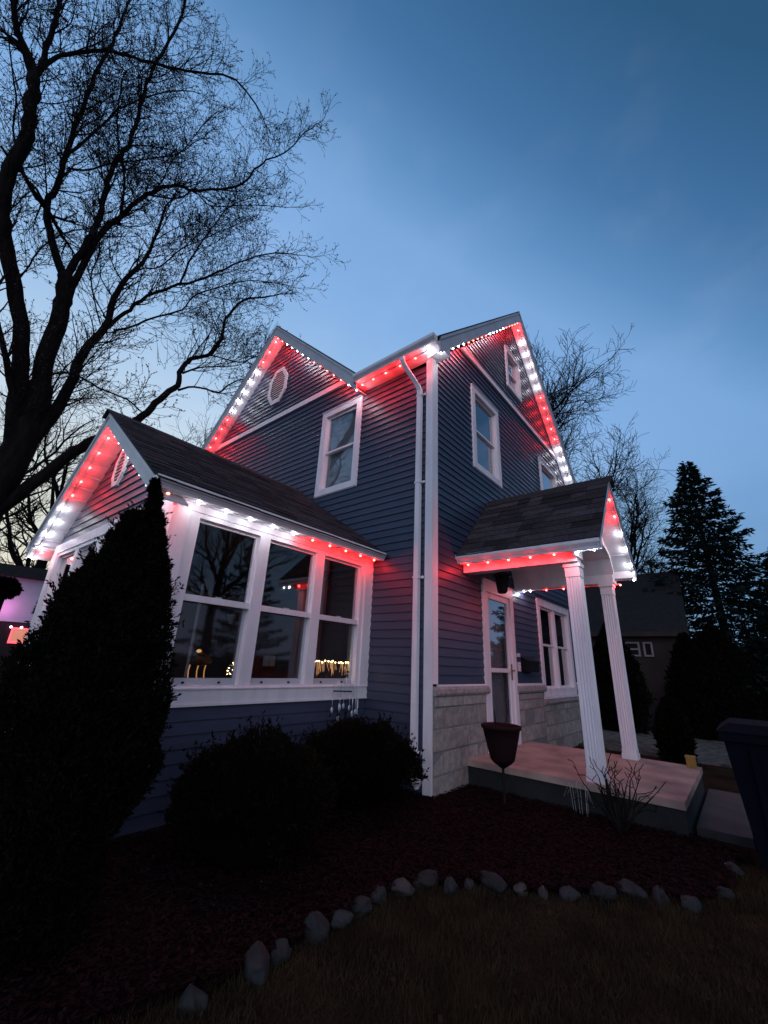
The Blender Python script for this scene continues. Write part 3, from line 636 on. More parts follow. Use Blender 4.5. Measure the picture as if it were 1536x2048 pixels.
# ------------------------------------------------------------------ porch
pch = node('porch', house)
YP = 1.62; g4 = Gable((0, YP, 0), (1, 0, 0), (0, 1, 0), 3.70, 1.03); AP = 1.73; prf = node('porch_roof', house)
mb = MB(); g4.slope(mb, .021, AP+.012, 0, -1.07, -.035, -.012); g4.slope(mb, .021, AP+.012, 0, 1.03, -.035, -.012); mb.build('roof_deck', 'roof', prf)
shingles(g4, .022, AP+.02, 1.075, -1, prf, seed=9)
rakes(g4, 1.472, AP, 1.06, 1.02, .16, .3, prf, panw=.24)
mb = MB()
for i in range(7): mb.add([g4.p(.02+i*.25, -.12, .002), g4.p(.02+i*.25+.265, -.12, .002), g4.p(.02+i*.25+.265, 0, .012), g4.p(.02+i*.25, 0, .016), g4.p(.02+i*.25+.265, .12, .002), g4.p(.02+i*.25, .12, .004)], [(0, 1, 2, 3), (3, 2, 4, 5)])
mb.build('ridge_cap', 'shingle', prf)
gutter((.022, .545, 2.60), (AP+.002, .545, 2.585), (0, -1, 0), prf, size=.105)
gutter((.022, 2.64, 2.63), (AP+.002, 2.64, 2.615), (0, 1, 0), prf, size=.105)
yn0, yn1, yf0, yf1 = .74, .90, 2.42, 2.58
mb = MB(); mb.box((.022, yn0, 2.40), (1.442, yn1, 2.56)); mb.build('beam', 'white', pch); mb = MB(); mb.box((.022, yf0, 2.44), (1.442, yf1, 2.58)); mb.build('beam', 'white', pch)
mb = MB(); mb.box((.022, .652, 2.50), (1.50, yn0-.001, 2.515)); mb.box((.022, yf1+.001, 2.50), (1.50, 2.588, 2.515)); mb.build('soffit_panel', 'soffit', pch)
mb = MB(); mb.box((.022, .652, 2.49), (AP-.03, .664, 2.60)); mb.box((.022, 2.576, 2.49), (AP-.03, 2.588, 2.60)); mb.build('fascia_board', 'fascia', pch)
# vault
def arch(t, r=.34): return 2.5601 + r*(1-abs(t)**2.6)**(1/2.6)
nA = 18; mb = MB(); vs = []
for i in range(nA+1):
    t = -1+2*i/nA; y = (yn1+yf0)/2+t*(yf0-yn1)/2
    for x in (.022, 1.442):
        vs += [(x, y, arch(t)), (x, y, arch(t)+.015)]
mb.add(vs, [(i*4, i*4+2, i*4+6, i*4+4) for i in range(nA)] + [(i*4+1, i*4+5, i*4+7, i*4+3) for i in range(nA)]); mb.build('vault', 'white', pch)
# gable infill above arch + arch trim
mb = MB(); vs = []
yy = [(yn1+yf0)/2+(-1+2*i/nA)*(yf0-yn1)/2 for i in range(nA+1)]
for i, y in enumerate(yy):
    t = -1+2*i/nA; zt = 3.70-1.03*abs(y-YP)-.14
    for x in (1.443, 1.471): vs += [(x, y, arch(t)), (x, y, max(zt, arch(t)+.01))]
mb.add(vs, [(i*4+2, i*4+6, i*4+7, i*4+3) for i in range(nA)] + [(i*4, i*4+1, i*4+5, i*4+4) for i in range(nA)] + [(i*4, i*4+4, i*4+6, i*4+2) for i in range(nA)])
for y0_, y1_ in ((.60, yn1), (yf0, 2.64)):
    zt = lambda y: 3.70-1.03*abs(y-YP)-.14
    mb.prism([(1.444, y0_, 2.44), (1.444, y1_, 2.44), (1.444, y1_, max(zt(y1_), 2.5)), (1.444, y0_, max(zt(y0_), 2.5))], (.026, 0, 0))
mb.build('gable_panel', 'white', pch)
mb = MB(); vs = []
for i in range(nA+1):
    t = -1+2*i/nA
    for dx in (1.4725, 1.49): vs += [(dx, yy[i], arch(t)-.004), (dx, yy[i]+t*.03, arch(t)+.05)]
mb.add(vs, [(i*4+2, i*4+6, i*4+7, i*4+3) for i in range(nA)] + [(i*4, i*4+4, i*4+6, i*4+2) for i in range(nA)] + [(i*4+1, i*4+3, i*4+7, i*4+5) for i in range(nA)]); mb.build('arch_trim', 'white', pch)
# columns
def column(x0, y0, s=.15, zt=2.40):
    g_ = node('column', pch); mb = MB(); n_ = 4; prof = []
    def side(p, dx, dy, nx, ny):
        m_ = .018; wv = (s-2*m_)/n_
        q = [(0, 0)]
        for i in range(n_):
            a = m_+i*wv; q += [(a+.004, 0), (a+.009, -.007), (a+wv-.009, -.007), (a+wv-.004, 0)]
        return [(p[0]+dx*a+nx*b, p[1]+dy*a+ny*b) for a, b in q]
    prof += side((x0, y0), 1, 0, 0, -1) + side((x0+s, y0), 0, 1, 1, 0) + side((x0+s, y0+s), -1, 0, 0, 1) + side((x0, y0+s), 0, -1, -1, 0)
    mb.prism([(a, b, .245+.11) for a, b in prof], (0, 0, zt-.16-.355)); mb.build('shaft', 'white', g_)
    mb = MB(); e = .012; mb.box((x0-e, y0-e, .241), (x0+s+e, y0+s+e, .30)); mb.box((x0-.004, y0-.004, .301), (x0+s+.004, y0+s+.004, .354)); mb.build('base', 'white', g_)
    mb = MB(); mb.box((x0-.004, y0-.004, zt-.159), (x0+s+.004, y0+s+.004, zt-.05)); mb.box((x0-.016, y0-.016, zt-.049), (x0+s+.016, y0+s+.016, zt-.001)); mb.build('capital', 'white', g_)
column(1.29, .80); column(1.29, 2.43, zt=2.44)
# slab and walk
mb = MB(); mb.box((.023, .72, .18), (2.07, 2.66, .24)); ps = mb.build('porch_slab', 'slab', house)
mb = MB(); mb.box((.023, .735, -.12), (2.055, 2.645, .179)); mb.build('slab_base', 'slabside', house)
wk = MB(); wk.prism([(2.09, 1.0, -.10), (2.09, 2.75, -.10), (6.5, 3.05, -.10), (6.5, 1.2, -.10)], (0, 0, .115)); wk.build('path', 'conc', None, kind='structure')
# porch lantern
LP = at(1004, 1166, 1, 1.25)
lt = thing('porch_lantern', 'black metal lantern hanging under the porch roof above the door', 'lantern', LP)
mb = MB(); mb.tube([(LP.x, LP.y, 2.82), (LP.x, LP.y, LP.z+.12)], .008, 6); mb.lathe((LP.x, LP.y, 2.80), [(.06, 0), (.06, .02), (.01, .05)], 12); mb.build('stem', 'black', lt)
mb = MB(); mb.lathe((LP.x, LP.y, LP.z-.14), [(.05, 0), (.07, .02), (.105, .22), (.135, .235), (.03, .30)], 6); mb.build('cage', 'black', lt)

# ------------------------------------------------------------------ permanent eave lights
puck = MB(); puck.lathe((0, 0, 0), [(.017, 0), (.017, .008), (.011, .016)], 10)
LB = {}
def led_mesh(c):
    if c not in LB:
        m2 = MB(); m2.blob((0, 0, -.003), (.0145, .0145, .012), sub=2, amp=0)
        me = bpy.data.meshes.new('bulb'); me.from_pydata(m2.v, [], m2.f); me.materials.append(MT['led_w' if c == 'W' else 'led_core']); me.polygons.foreach_set('use_smooth', [True]*len(me.polygons)); LB[c] = me
    return LB[c]
PW = dict(W=1.5, R=2.6); LD = {}
for c, cc in (('W', (.86, .90, 1.0)), ('R', (1.0, .018, .022))):
    l = bpy.data.lights.new('led_glow', 'POINT'); l.energy = PW[c]; l.color = cc; l.shadow_soft_size = .015; LD[c] = l
def led_light(c, k):
    key = (c, k)
    if key not in LD:
        l = LD[c].copy(); l.energy = PW[c]*k; LD[key] = l
    return LD[key]
def string(label, pts, colors, down=.022, power=1.0, rp=1.0):
    g_ = thing('eave_light_string', label, 'light string', pts[0], 'permanent eave lights on the house')
    mb = MB()
    if len(pts) > 1:
        for p, q in zip(pts, pts[1:]):
            d_ = (q-p); sd = d_.cross(Vector((0, 0, 1)));  sd = sd.normalized()*.012 if sd.length > 1e-6 else Vector((.012, 0, 0)); up = sd.cross(d_).normalized()*.006
            mb.hexa([p-sd-up, p+sd-up, p+sd+up, p-sd+up, q-sd-up, q+sd-up, q+sd+up, q-sd+up])
    if mb.v: mb.build('track', 'track', g_)
    for p, c in zip(pts, colors):
        o = bpy.data.objects.new('bulb', led_mesh(c)); col.objects.link(o); o.parent = g_; o.location = p-Vector((0, 0, .012))-g_.location
        l = bpy.data.objects.new('glow', led_light(c, power if c == 'W' else rp)); col.objects.link(l); l.parent = g_; l.location = p-Vector((0, 0, .012+down))-g_.location
def line(p0, p1, n): return [p0+(p1-p0)*(i/(n-1)) for i in range(n)]
c1 = lambda u, v: (400+u*.3255, 600+v*.3255)
c2 = lambda u, v: (800+u*.3255, 600+v*.3255)
def seg(a, b, ax, val, n): return line(at(*a, ax, val), at(*b, ax, val), n)
# rows of bulbs lie just inside the rake/eave fascia
def rake_row(g, a, sgn, cstart, cend, n, drop): return [g.p(a, sgn*(cstart+(cend-cstart)*i/(n-1)), -drop-.004) for i in range(n)]
pl = rake_row(g2, AF2-.07, -1, .06, 2.66, 15, .29); string('lights under the left rake of the octagon vent gable, red then white then red', pl, 'RRRWWWWWRRRRRWW')
pr = rake_row(g2, AF2-.035, 1, .05, 2.60, 14, .29); string('lights down the right rake of the octagon vent gable to the roof valley', pr, 'RRWWWWWRRRRRWW')
pe = [Vector((x, -.19, H-.012)) for x in (-1.20, -.97, -.72, -.45, -.17, .06)]; string('five red lights under the upper gutter ending in a white one at the corner', pe, 'RRRRRW')
q = rake_row(g, AF-.03, -1, .06, 3.30, 20, .30); string('tightly seen row of lights climbing the left rake of the tall right gable', q, 'RRRRRWWWWWRRRRRWWWWW')
q = rake_row(g, AF-.09, 1, .10, 3.40, 18, .30); string('long row of lights on the right rake of the tall right gable', q, 'RWWWWWRRRRRWWWWWRR')
q = [Vector((-.80, y, 2.497)) for y in (-2.80, -2.53, -2.26, -2.00, -1.73, -1.465, -1.195, -.93, -.665, -.40, -.135)]; string('white then red lights under the gutter over the three wide bay windows', q, 'RWWWWWRRRRR', power=.50, rp=.62)
q = rake_row(g3, AF3-.08, -1, .12, 2.0, 10, .20); string('lights on the left rake of the small bay gable, red above white', q, 'RRRRRWWWWW', power=.9, rp=.8)
q = rake_row(g3, AF3-.035, 1, .12, 1.95, 9, .20); string('small white lights on the right rake of the small bay gable', q, 'RWWWWWWWR')
q = [Vector((XB2-.12, y, 2.495)) for y in (-2.80, -2.53)]; string('two lights at the far left eave end of the bay', q, 'RR')
q = [Vector((x, .62, 2.485)) for x in (.157, .43, .70, .967, 1.24, 1.50, 1.66)]; string('five red and two white lights under the near gutter of the porch', q, 'RRRRRWW')
q = rake_row(g4, AP-.035, 1, .10, 1.0, 6, .16); string('lights on the far rake of the porch gable, two red above four white', q, 'RRWWWW', power=.7)
q = [Vector((x, 2.735, 2.47)) for x in (.06, .17, .43, .70, .97, 1.24, 1.50)]; string('white and red lights along the far gutter of the porch', q, 'WWRRRRR')

# ------------------------------------------------------------------ bay interior things
def cx(u, v, x): return at(u, v, 0, x)
t_ = thing('window_table', 'low brown wooden table inside the bay behind the windows', 'table', (-2.2, -1.4, .5))
mb = MB(); mb.box((-2.6, -2.3, .93), (-1.5, -.4, .97)); mb.build('tabletop', 'wood', t_)
for x in (-2.55, -1.55):
    for y in (-2.25, -.45):
        mb = MB(); mb.box((x-.025, y-.025, .501), (x+.025, y+.025, .929)); mb.build('leg', 'wood', t_)
a0, a1 = cx(632, 1322, -1.08), cx(700, 1327, -1.08)
t_ = thing('fairy_light_garland', 'row of warm fairy lights with glowing drops in the right bay window', 'fairy lights', (-1.35, (a0.y+a1.y)/2, .99))
mb = MB(); mb2 = MB(); mb3 = MB(); yA, yB, zT = a0.y-.02, a1.y+.01, a0.z
for i in range(15):
    y = yA+(yB-yA)*i/14+rnd.uniform(-.008, .008); zz = zT+rnd.uniform(-.012, .012); mb.blob((-1.08+rnd.uniform(-.01, .01), y, zz), (.009, .009, .009), sub=1, amp=0)
for i in range(46):
    y = rnd.uniform(yA, yB); mb2.tube([(-1.09+rnd.uniform(-.03, .03), y, zT-.01), (-1.09+rnd.uniform(-.03, .03), y+rnd.uniform(-.01, .01), zT-rnd.uniform(.06, .16))], .0026, 3)
for i in range(14): mb.blob((-1.07, yB-.02+rnd.uniform(-.02, .02), zT-rnd.uniform(.0, .14)), (.006, .006, .008), sub=1, amp=0)
mb.build('bulb', 'fairy', t_, kind='stuff'); mb2.build('icicle_strand', 'amber', t_, kind='stuff')
t_ = thing('reindeer_figure', 'amber lit reindeer figure standing in the left bay window', 'figurine', cx(400, 1362, -1.45))
hd, bd = cx(398, 1302, -1.45), cx(402, 1322, -1.45); mb = MB(); mb.blob(bd, (.06, .11, .045), sub=2, amp=.1); mb.tube([bd+Vector((0, .08, .01)), hd+Vector((0, .03, -.02))], [.03, .02], 8); mb.build('body', 'wood', t_)
mb = MB(); mb.blob(hd, (.017, .026, .017), sub=2, amp=.1); mb.build('head', 'head', t_)
mb = MB()
for k_ in (-1, 1): mb.tube([hd+Vector((0, .02*k_, .02)), hd+Vector((.01, .045*k_, .07)), hd+Vector((0, .05*k_, .10))], .0018, 5)
mb.build('antler', 'wood', t_)
for dy in (-.085, -.0, .075): mb = MB(); f0 = cx(397, 1330, -1.45)+Vector((0, dy, 0)); mb.tube([f0, f0+Vector((.01, -.012, -.055)), f0+Vector((0, .004, -.13))], [.007, .006, .006], 6); mb.build('leg', 'amber', t_)
t_ = thing('lit_vase', 'small glass vase filled with warm fairy lights beside the reindeer', 'vase', cx(462, 1340, -1.4))
c_ = cx(462, 1335, -1.4); mb = MB(); mb.lathe(c_-Vector((0, 0, .09)), [(.03, 0), (.045, .04), (.03, .09), (.04, .11)], 12); mb.build('bowl', 'screen', t_)
mb = MB(); 
for i in range(12): mb.blob(c_+Vector((rnd.uniform(-.03, .03), rnd.uniform(-.035, .035), rnd.uniform(-.07, .05))), (.005, .005, .005), sub=1, amp=0)
mb.build('bulb', 'fairy', t_, kind='stuff')
t_ = thing('red_armchair', 'dark red chair with a small pale cushion behind the middle bay window', 'chair', (-2.2, -1.2, .5))
c_ = cx(550, 1350, -2.3); mb = MB(); mb.box((-2.7, c_.y-.3, .98), (-2.2, c_.y+.3, 1.02)); mb.box((-2.78, c_.y-.3, .98), (-2.70, c_.y+.3, 1.26)); mb.build('seat', 'redcloth', t_)
c_ = cx(540, 1322, -2.6); mb = MB(); mb.box((-2.64, c_.y-.09, c_.z-.07), (-2.60, c_.y-.01, c_.z+.07)); mb.box((-2.64, c_.y+.01, c_.z-.07), (-2.60, c_.y+.09, c_.z+.07)); mb.build('cushion', 'blind', t_)
t_ = thing('floor_lamp', 'slim pole lamp with cone shades deep inside the left bay window', 'lamp', (-3.0, -2.1, .5))
mb = MB(); c_ = cx(395, 1230, -2.6); mb.tube([(-2.6, c_.y, .5), (-2.6, c_.y, 2.1)], .02, 8); mb.build('pole', 'blind', t_)
for u_, v_ in ((412, 1228), (462, 1240)):
    c_ = cx(u_, v_, -2.6); mb = MB(); mb.lathe(c_-Vector((0, 0, .05)), [(.02, 0), (.07, .12)], 12); mb.build('shade', 'black' if u_ < 440 else 'blind', t_)

for c_, e_, par in ((Vector((-1.12, (a0.y+a1.y)/2, 1.12)), .35, 'fairy_light_garland'), (Vector((-1.55, -1.85, 1.15)), .22, 'reindeer_figure'), (Vector((-1.5, -1.5, 1.15)), .15, 'lit_vase')):
    l = bpy.data.lights.new('warm_glow', 'POINT'); l.energy = e_; l.color = (1, .55, .2); l.shadow_soft_size = .04; o = bpy.data.objects.new('warm_glow', l); col.objects.link(o); o.parent = bpy.data.objects[par]; o.location = c_-bpy.data.objects[par].location
# ------------------------------------------------------------------ small outdoor things
# spoon wind chime
wc = thing('wind_chime', 'wind chime of silver spoons and forks hanging at the bay window board', 'wind chime', (-.80, -.55, .92))
mb = MB(); mb.tube([(-.90, -.45, 1.10), (-.80, -.45, 1.12), (-.80, -.55, 1.13)], .004, 6); mb.tube([(-.80, -.68, .925), (-.80, -.40, .915)], .008, 6); mb.build('hanger', 'black', wc)
def spoon(y, zt, L, x=-.80, big=1.0):
    mb = MB(); mb.tube([(x, y, zt+.14*big), (x+.004, y+.004, zt+.05), (x, y, zt)], .0012, 4); mb.build('cord', 'black', wc)
    mb = MB(); mb.tube([(x, y, zt), (x+.004, y-.004, zt-L*.35), (x, y+.003, zt-L*.7)], [.006, .003, .0035], 6); mb.blob((x, y+.003, zt-L*.84), (.006, .019*big, .032*big), sub=2, amp=0); mb.build('spoon', 'steel', wc, smooth=True)
for y, zt, L in ((-.675, .88, .17), (-.60, .87, .13), (-.53, .89, .14), (-.56, .80, .17), (-.42, .90, .18), (-.40, .86, .20), (-.34, .85, .17)): spoon(y, zt, L, -.80+rnd.uniform(-.03, .03), rnd.uniform(.95, 1.3))
for y, zt in ((-.62, 1.02), (-.50, 1.05), (-.42, 1.06), (-.36, 1.0)):
    mb = MB(); mb.tube([(-.80, y, zt-.15), (-.796, y, zt-.04)], .0035, 5)
    for k_ in (-1, 0, 1): mb.tube([(-.796, y, zt-.045), (-.796, y+k_*.007, zt-.03), (-.798, y+k_*.007, zt+.01)], .0018, 4)
    mb.build('fork', 'steel', wc)
mb = MB(); mb.tube([(-.915, -.165, .83), (-.912, -.162, .66)], .009, 6); tag(mb.build('drain_pipe', 'white'), 'short thin white pipe below the right end of the bay board', 'pipe')
# planter on a stand
pt = thing('planter', 'dark maroon tub planter raised on a thin post in front of the porch', 'planter', (.60, .38, -.02))
px_, py_ = .62, .36
mb = MB(); mb.lathe((px_, py_, .36), [(.105, 0), (.12, .02), (.165, .20), (.185, .29), (.20, .295), (.202, .325), (.185, .33), (.172, .30)], 28); mb.build('tub', 'pot', pt, smooth=True)
mb = MB(); mb.lathe((px_, py_, .36), [(.15, .28), (.171, .301)], 20); mb.build('soil', 'soil', pt)
mb = MB(); mb.tube([(px_, py_, -.03), (px_, py_, .30)], .014, 8); mb.lathe((px_, py_, .30), [(.02, 0), (.09, .045), (.10, .059)], 12); mb.build('post', 'black', pt)
mb = MB(); mb.tube([(px_-.06, py_, .66), (px_-.065, py_+.01, .74), (px_-.07, py_, .82)], [.008, .006, .004], 6); mb.tube([(px_-.02, py_, .66), (px_-.01, py_+.01, .71)], [.005, .003], 6); mb.build('dry_stem', 'twig', pt)
# trash bin
bn = thing('trash_bin', 'tall dark navy wheeled bin with a lid at the right edge beside the walk', 'bin', (2.75, .9, -.04))
x0, x1, y0, y1 = 2.44, 3.04, .25, .95; zt = .86
mb = MB(); mb.hexa([(x0+.07, y0+.07, .02), (x1-.07, y0+.07, .02), (x1-.07, y1-.07, .02), (x0+.07, y1-.07, .02), (x0, y0, zt), (x1, y0, zt), (x1, y1, zt), (x0, y1, zt)])
mb.box((x0-.02, y0-.02, zt-.06), (x1+.02, y1+.02, zt-.002)); mb.build('body', 'bin', bn)
for q in (.2, .5, .8):
    mb = MB(); xx = x0+.07+(x1-x0-.14)*q; mb.hexa([(xx-.02, y0+.055, .06), (xx+.02, y0+.055, .06), (xx+.02, y0+.07, .06), (xx-.02, y0+.07, .06), (xx-.02, y0-.012, zt-.1), (xx+.02, y0-.012, zt-.1), (xx+.02, y0+.01, zt-.1), (xx-.02, y0+.01, zt-.1)]); mb.build('rib', 'bin', bn)
mb = MB(); mb.hexa([(x0-.03, y0-.03, zt+.001), (x1+.03, y0-.03, zt+.001), (x1+.03, y1+.03, zt+.001), (x0-.03, y1+.03, zt+.001), (x0+.05, y0+.05, zt+.06), (x1-.05, y0+.05, zt+.06), (x1-.05, y1-.05, zt+.06), (x0+.05, y1-.05, zt+.06)]); mb.build('lid', 'bin', bn)
for x in (x0+.06, x1-.06): mb = MB(); mb.tube([(x-.025, y1-.06, .06), (x+.025, y1-.06, .06)], .10, 16); mb.build('wheel', 'black', bn)
mb = MB(); mb.tube([(x0+.08, y1+.02, zt-.06), (x0+.08, y1+.09, zt-.03), (x1-.08, y1+.09, zt-.03), (x1-.08, y1+.02, zt-.06)], .014, 8); mb.build('handle', 'bin', bn)
# yellow box, white box
yb = thing('yellow_box', 'small yellow plastic box on the far front corner of the porch slab', 'box', (1.98, 2.56, .24))
mb = MB(); mb.box((1.94, 2.50, .241), (2.03, 2.60, .34)); mb.build('body', 'yellow', yb); mb = MB(); mb.box((1.935, 2.495, .341), (2.035, 2.605, .36)); mb.build('lid', 'yellow', yb)
wb = thing('white_utility_box', 'small dim white box on the ground at the foot of the bay corner', 'box', (-.75, -2.75, -.03))
mb = MB(); mb.hexa([(-.86, -2.86, -.04), (-.62, -2.92, -.04), (-.60, -2.78, -.04), (-.84, -2.72, -.04), (-.86, -2.86, .13), (-.62, -2.92, .16), (-.60, -2.78, .19), (-.84, -2.72, .17)]); mb.build('body', 'boxgrey', wb)
mb = MB(); mb.hexa([(-.87, -2.87, .135), (-.61, -2.93, .165), (-.59, -2.77, .195), (-.85, -2.71, .175), (-.87, -2.87, .145), (-.61, -2.93, .175), (-.59, -2.77, .205), (-.85, -2.71, .185)]); mb.build('lid', 'boxgrey', wb)
# edging rocks
RL = ['dark rounded rock cut off lowest at the left end of the edging', 'largest pale grey rock low at the left end of the edging', 'dim rock just right of the largest left rock', 'pale oval rock third from the left along the edging curve', 'small dark rock up the curve from the pale oval one',
      'medium grey rock where the edging curve bends right', 'small dim rock just above the bend of the edging', 'light grey oval rock below the right round yew', 'dim squarish rock below the corner downspout', 'small dark rock between two bigger grey ones below the house corner',
      'smallest narrow dark rock left of the broad central rock', 'broad dim central rock of the edging below the planter', 'tilted rock with a pale upper edge left of the brightest rock', 'brightest pinkish white small rock of the edging', 'small dim rock right of the brightest rock',
      'large dark rock below the near porch column', 'large dim leaning rock below the bare shrub', 'dim flat rock right of the large leaning rock', 'small light rock toward the right below the slab end', 'small dark rock near the foot of the navy bin', 'dim upright rock closest to the navy bin']
for i, ((u, v, s_), p) in enumerate(zip(ROCKPX, RP)):
    mb = MB(); b_ = (.033+.007*min(i, 3))*s_*rnd.uniform(.95, 1.1)*(1.0 if i > 2 else 1.15); mb.blob((0, 0, 0), (1, 1, 1), seed=i+2, amp=.45, sub=4, fr=1.3)
    pls = [(Vector((rnd.gauss(0, 1), rnd.gauss(0, 1), rnd.gauss(0, .8))).normalized(), rnd.uniform(.72, .95)) for _ in range(11)]; rx, ry, rz_, an = b_*rnd.uniform(1.15, 1.7), b_*rnd.uniform(.95, 1.25), b_*rnd.uniform(.7, 1.05), rnd.uniform(0, 3)
    nv = []
    for v_ in mb.v:
        q = Vector(v_)
        for n_, t0 in pls:
            d_ = q.dot(n_)
            if d_ > t0: q = q-n_*(d_-t0)*.85
        q += q.normalized()*.035*noise.noise(q*7)
        x_, y_ = q.x*rx, q.y*ry; nv.append((p.x+x_*math.cos(an)-y_*math.sin(an), p.y+x_*math.sin(an)+y_*math.cos(an), -.040+b_*.30+q.z*rz_))
    mb.v = nv
    tag(mb.build('edging_rock', 'palerock' if i in (7, 12, 13) else 'rock', smooth=True), RL[i], 'rock', 'rocks edging the mulch bed')
# pale pebbles past the slab
mb = MB()
for i in range(90): mb.blob((rnd.uniform(.2, 1.9), rnd.uniform(2.68, 3.1), rnd.uniform(.0, .1)), (rnd.uniform(.02, .05), rnd.uniform(.02, .05), .02), seed=i, sub=1, amp=.3)
tag(mb.build('pale_pebbles', 'palerock'), 'loose pale pebbles along the far side of the porch slab', 'pebbles', kind='stuff')

# ------------------------------------------------------------------ foliage helpers
def leafcloud(name, P, D, size, m, parent, width=.35, jit=.6, seed=1, kind='stuff'):
    r = np.random.default_rng(seed); n = len(P); D = D + r.normal(0, jit, (n, 3)); D /= np.linalg.norm(D, axis=1)[:, None]+1e-9
    S = np.cross(D, r.normal(0, 1, (n, 3))); S /= np.linalg.norm(S, axis=1)[:, None]+1e-9
    L = size*r.uniform(.6, 1.4, n)[:, None]; W = L*width
    V = np.stack([P, P+D*L*.5+S*W*.5, P+D*L, P+D*L*.5-S*W*.5], 1).reshape(-1, 3)
    return rawmesh(name, V, np.arange(4*n).reshape(-1, 4), m, parent, kind=kind)
def pnoise(P, f, s):
    return np.array([noise.noise(Vector((p[0]*f+s, p[1]*f, p[2]*f))) for p in P])
def conic(name, label, cat, base, h, rad, n, m, size, prof, seed, lean=(0, 0), lump=.22, spikes=(), group=None):
    t_ = thing(name, label, cat, base, group); r = np.random.default_rng(seed)
    z = r.uniform(0, 1, n)**.9; a = r.uniform(0, 2*np.pi, n); R0 = np.array([prof(q) for q in z])*rad
    dirs = np.stack([np.cos(a), np.sin(a), np.zeros(n)], 1)
    nz_ = pnoise(np.stack([np.cos(a)*1.2, np.sin(a)*1.2, z*h*2.2], 1), 1.6, seed)
    rr = R0*(1+lump*nz_)*(1-.28*r.uniform(0, 1, n)**2)
    P = np.stack([dirs[:, 0]*rr, dirs[:, 1]*rr, z*h], 1); P[:, 0] += lean[0]*z; P[:, 1] += lean[1]*z; P += np.array(base)
    D = dirs*.55+np.array([0, 0, 1.0])
    for (sx, sy, z0, z1, w_) in spikes:
        k_ = n//9; q = r.uniform(0, 1, k_); a2 = r.uniform(0, 6.28, k_); ww = w_*(1-q*.85)*r.uniform(.4, 1, k_)
        P = np.concatenate([P, np.stack([base[0]+sx+np.cos(a2)*ww, base[1]+sy+np.sin(a2)*ww, z0+(z1-z0)*q], 1)]); D = np.concatenate([D, np.stack([np.cos(a2)*.4, np.sin(a2)*.4, np.ones(k_)], 1)])
    leafcloud('foliage', P, D, size, m, t_, seed=seed)
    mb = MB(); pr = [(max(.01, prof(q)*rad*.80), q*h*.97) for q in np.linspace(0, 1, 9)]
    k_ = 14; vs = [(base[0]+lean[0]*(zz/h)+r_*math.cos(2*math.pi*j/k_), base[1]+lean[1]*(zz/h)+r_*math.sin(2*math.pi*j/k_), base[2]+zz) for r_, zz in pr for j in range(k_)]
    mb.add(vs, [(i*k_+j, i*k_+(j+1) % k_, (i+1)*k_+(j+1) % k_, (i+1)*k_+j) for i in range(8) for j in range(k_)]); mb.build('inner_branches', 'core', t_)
    mb = MB(); mb.tube([base, (base[0], base[1], base[2]+h*.5)], rad*.09, 8); mb.build('trunk', 'bark', t_)
    return t_
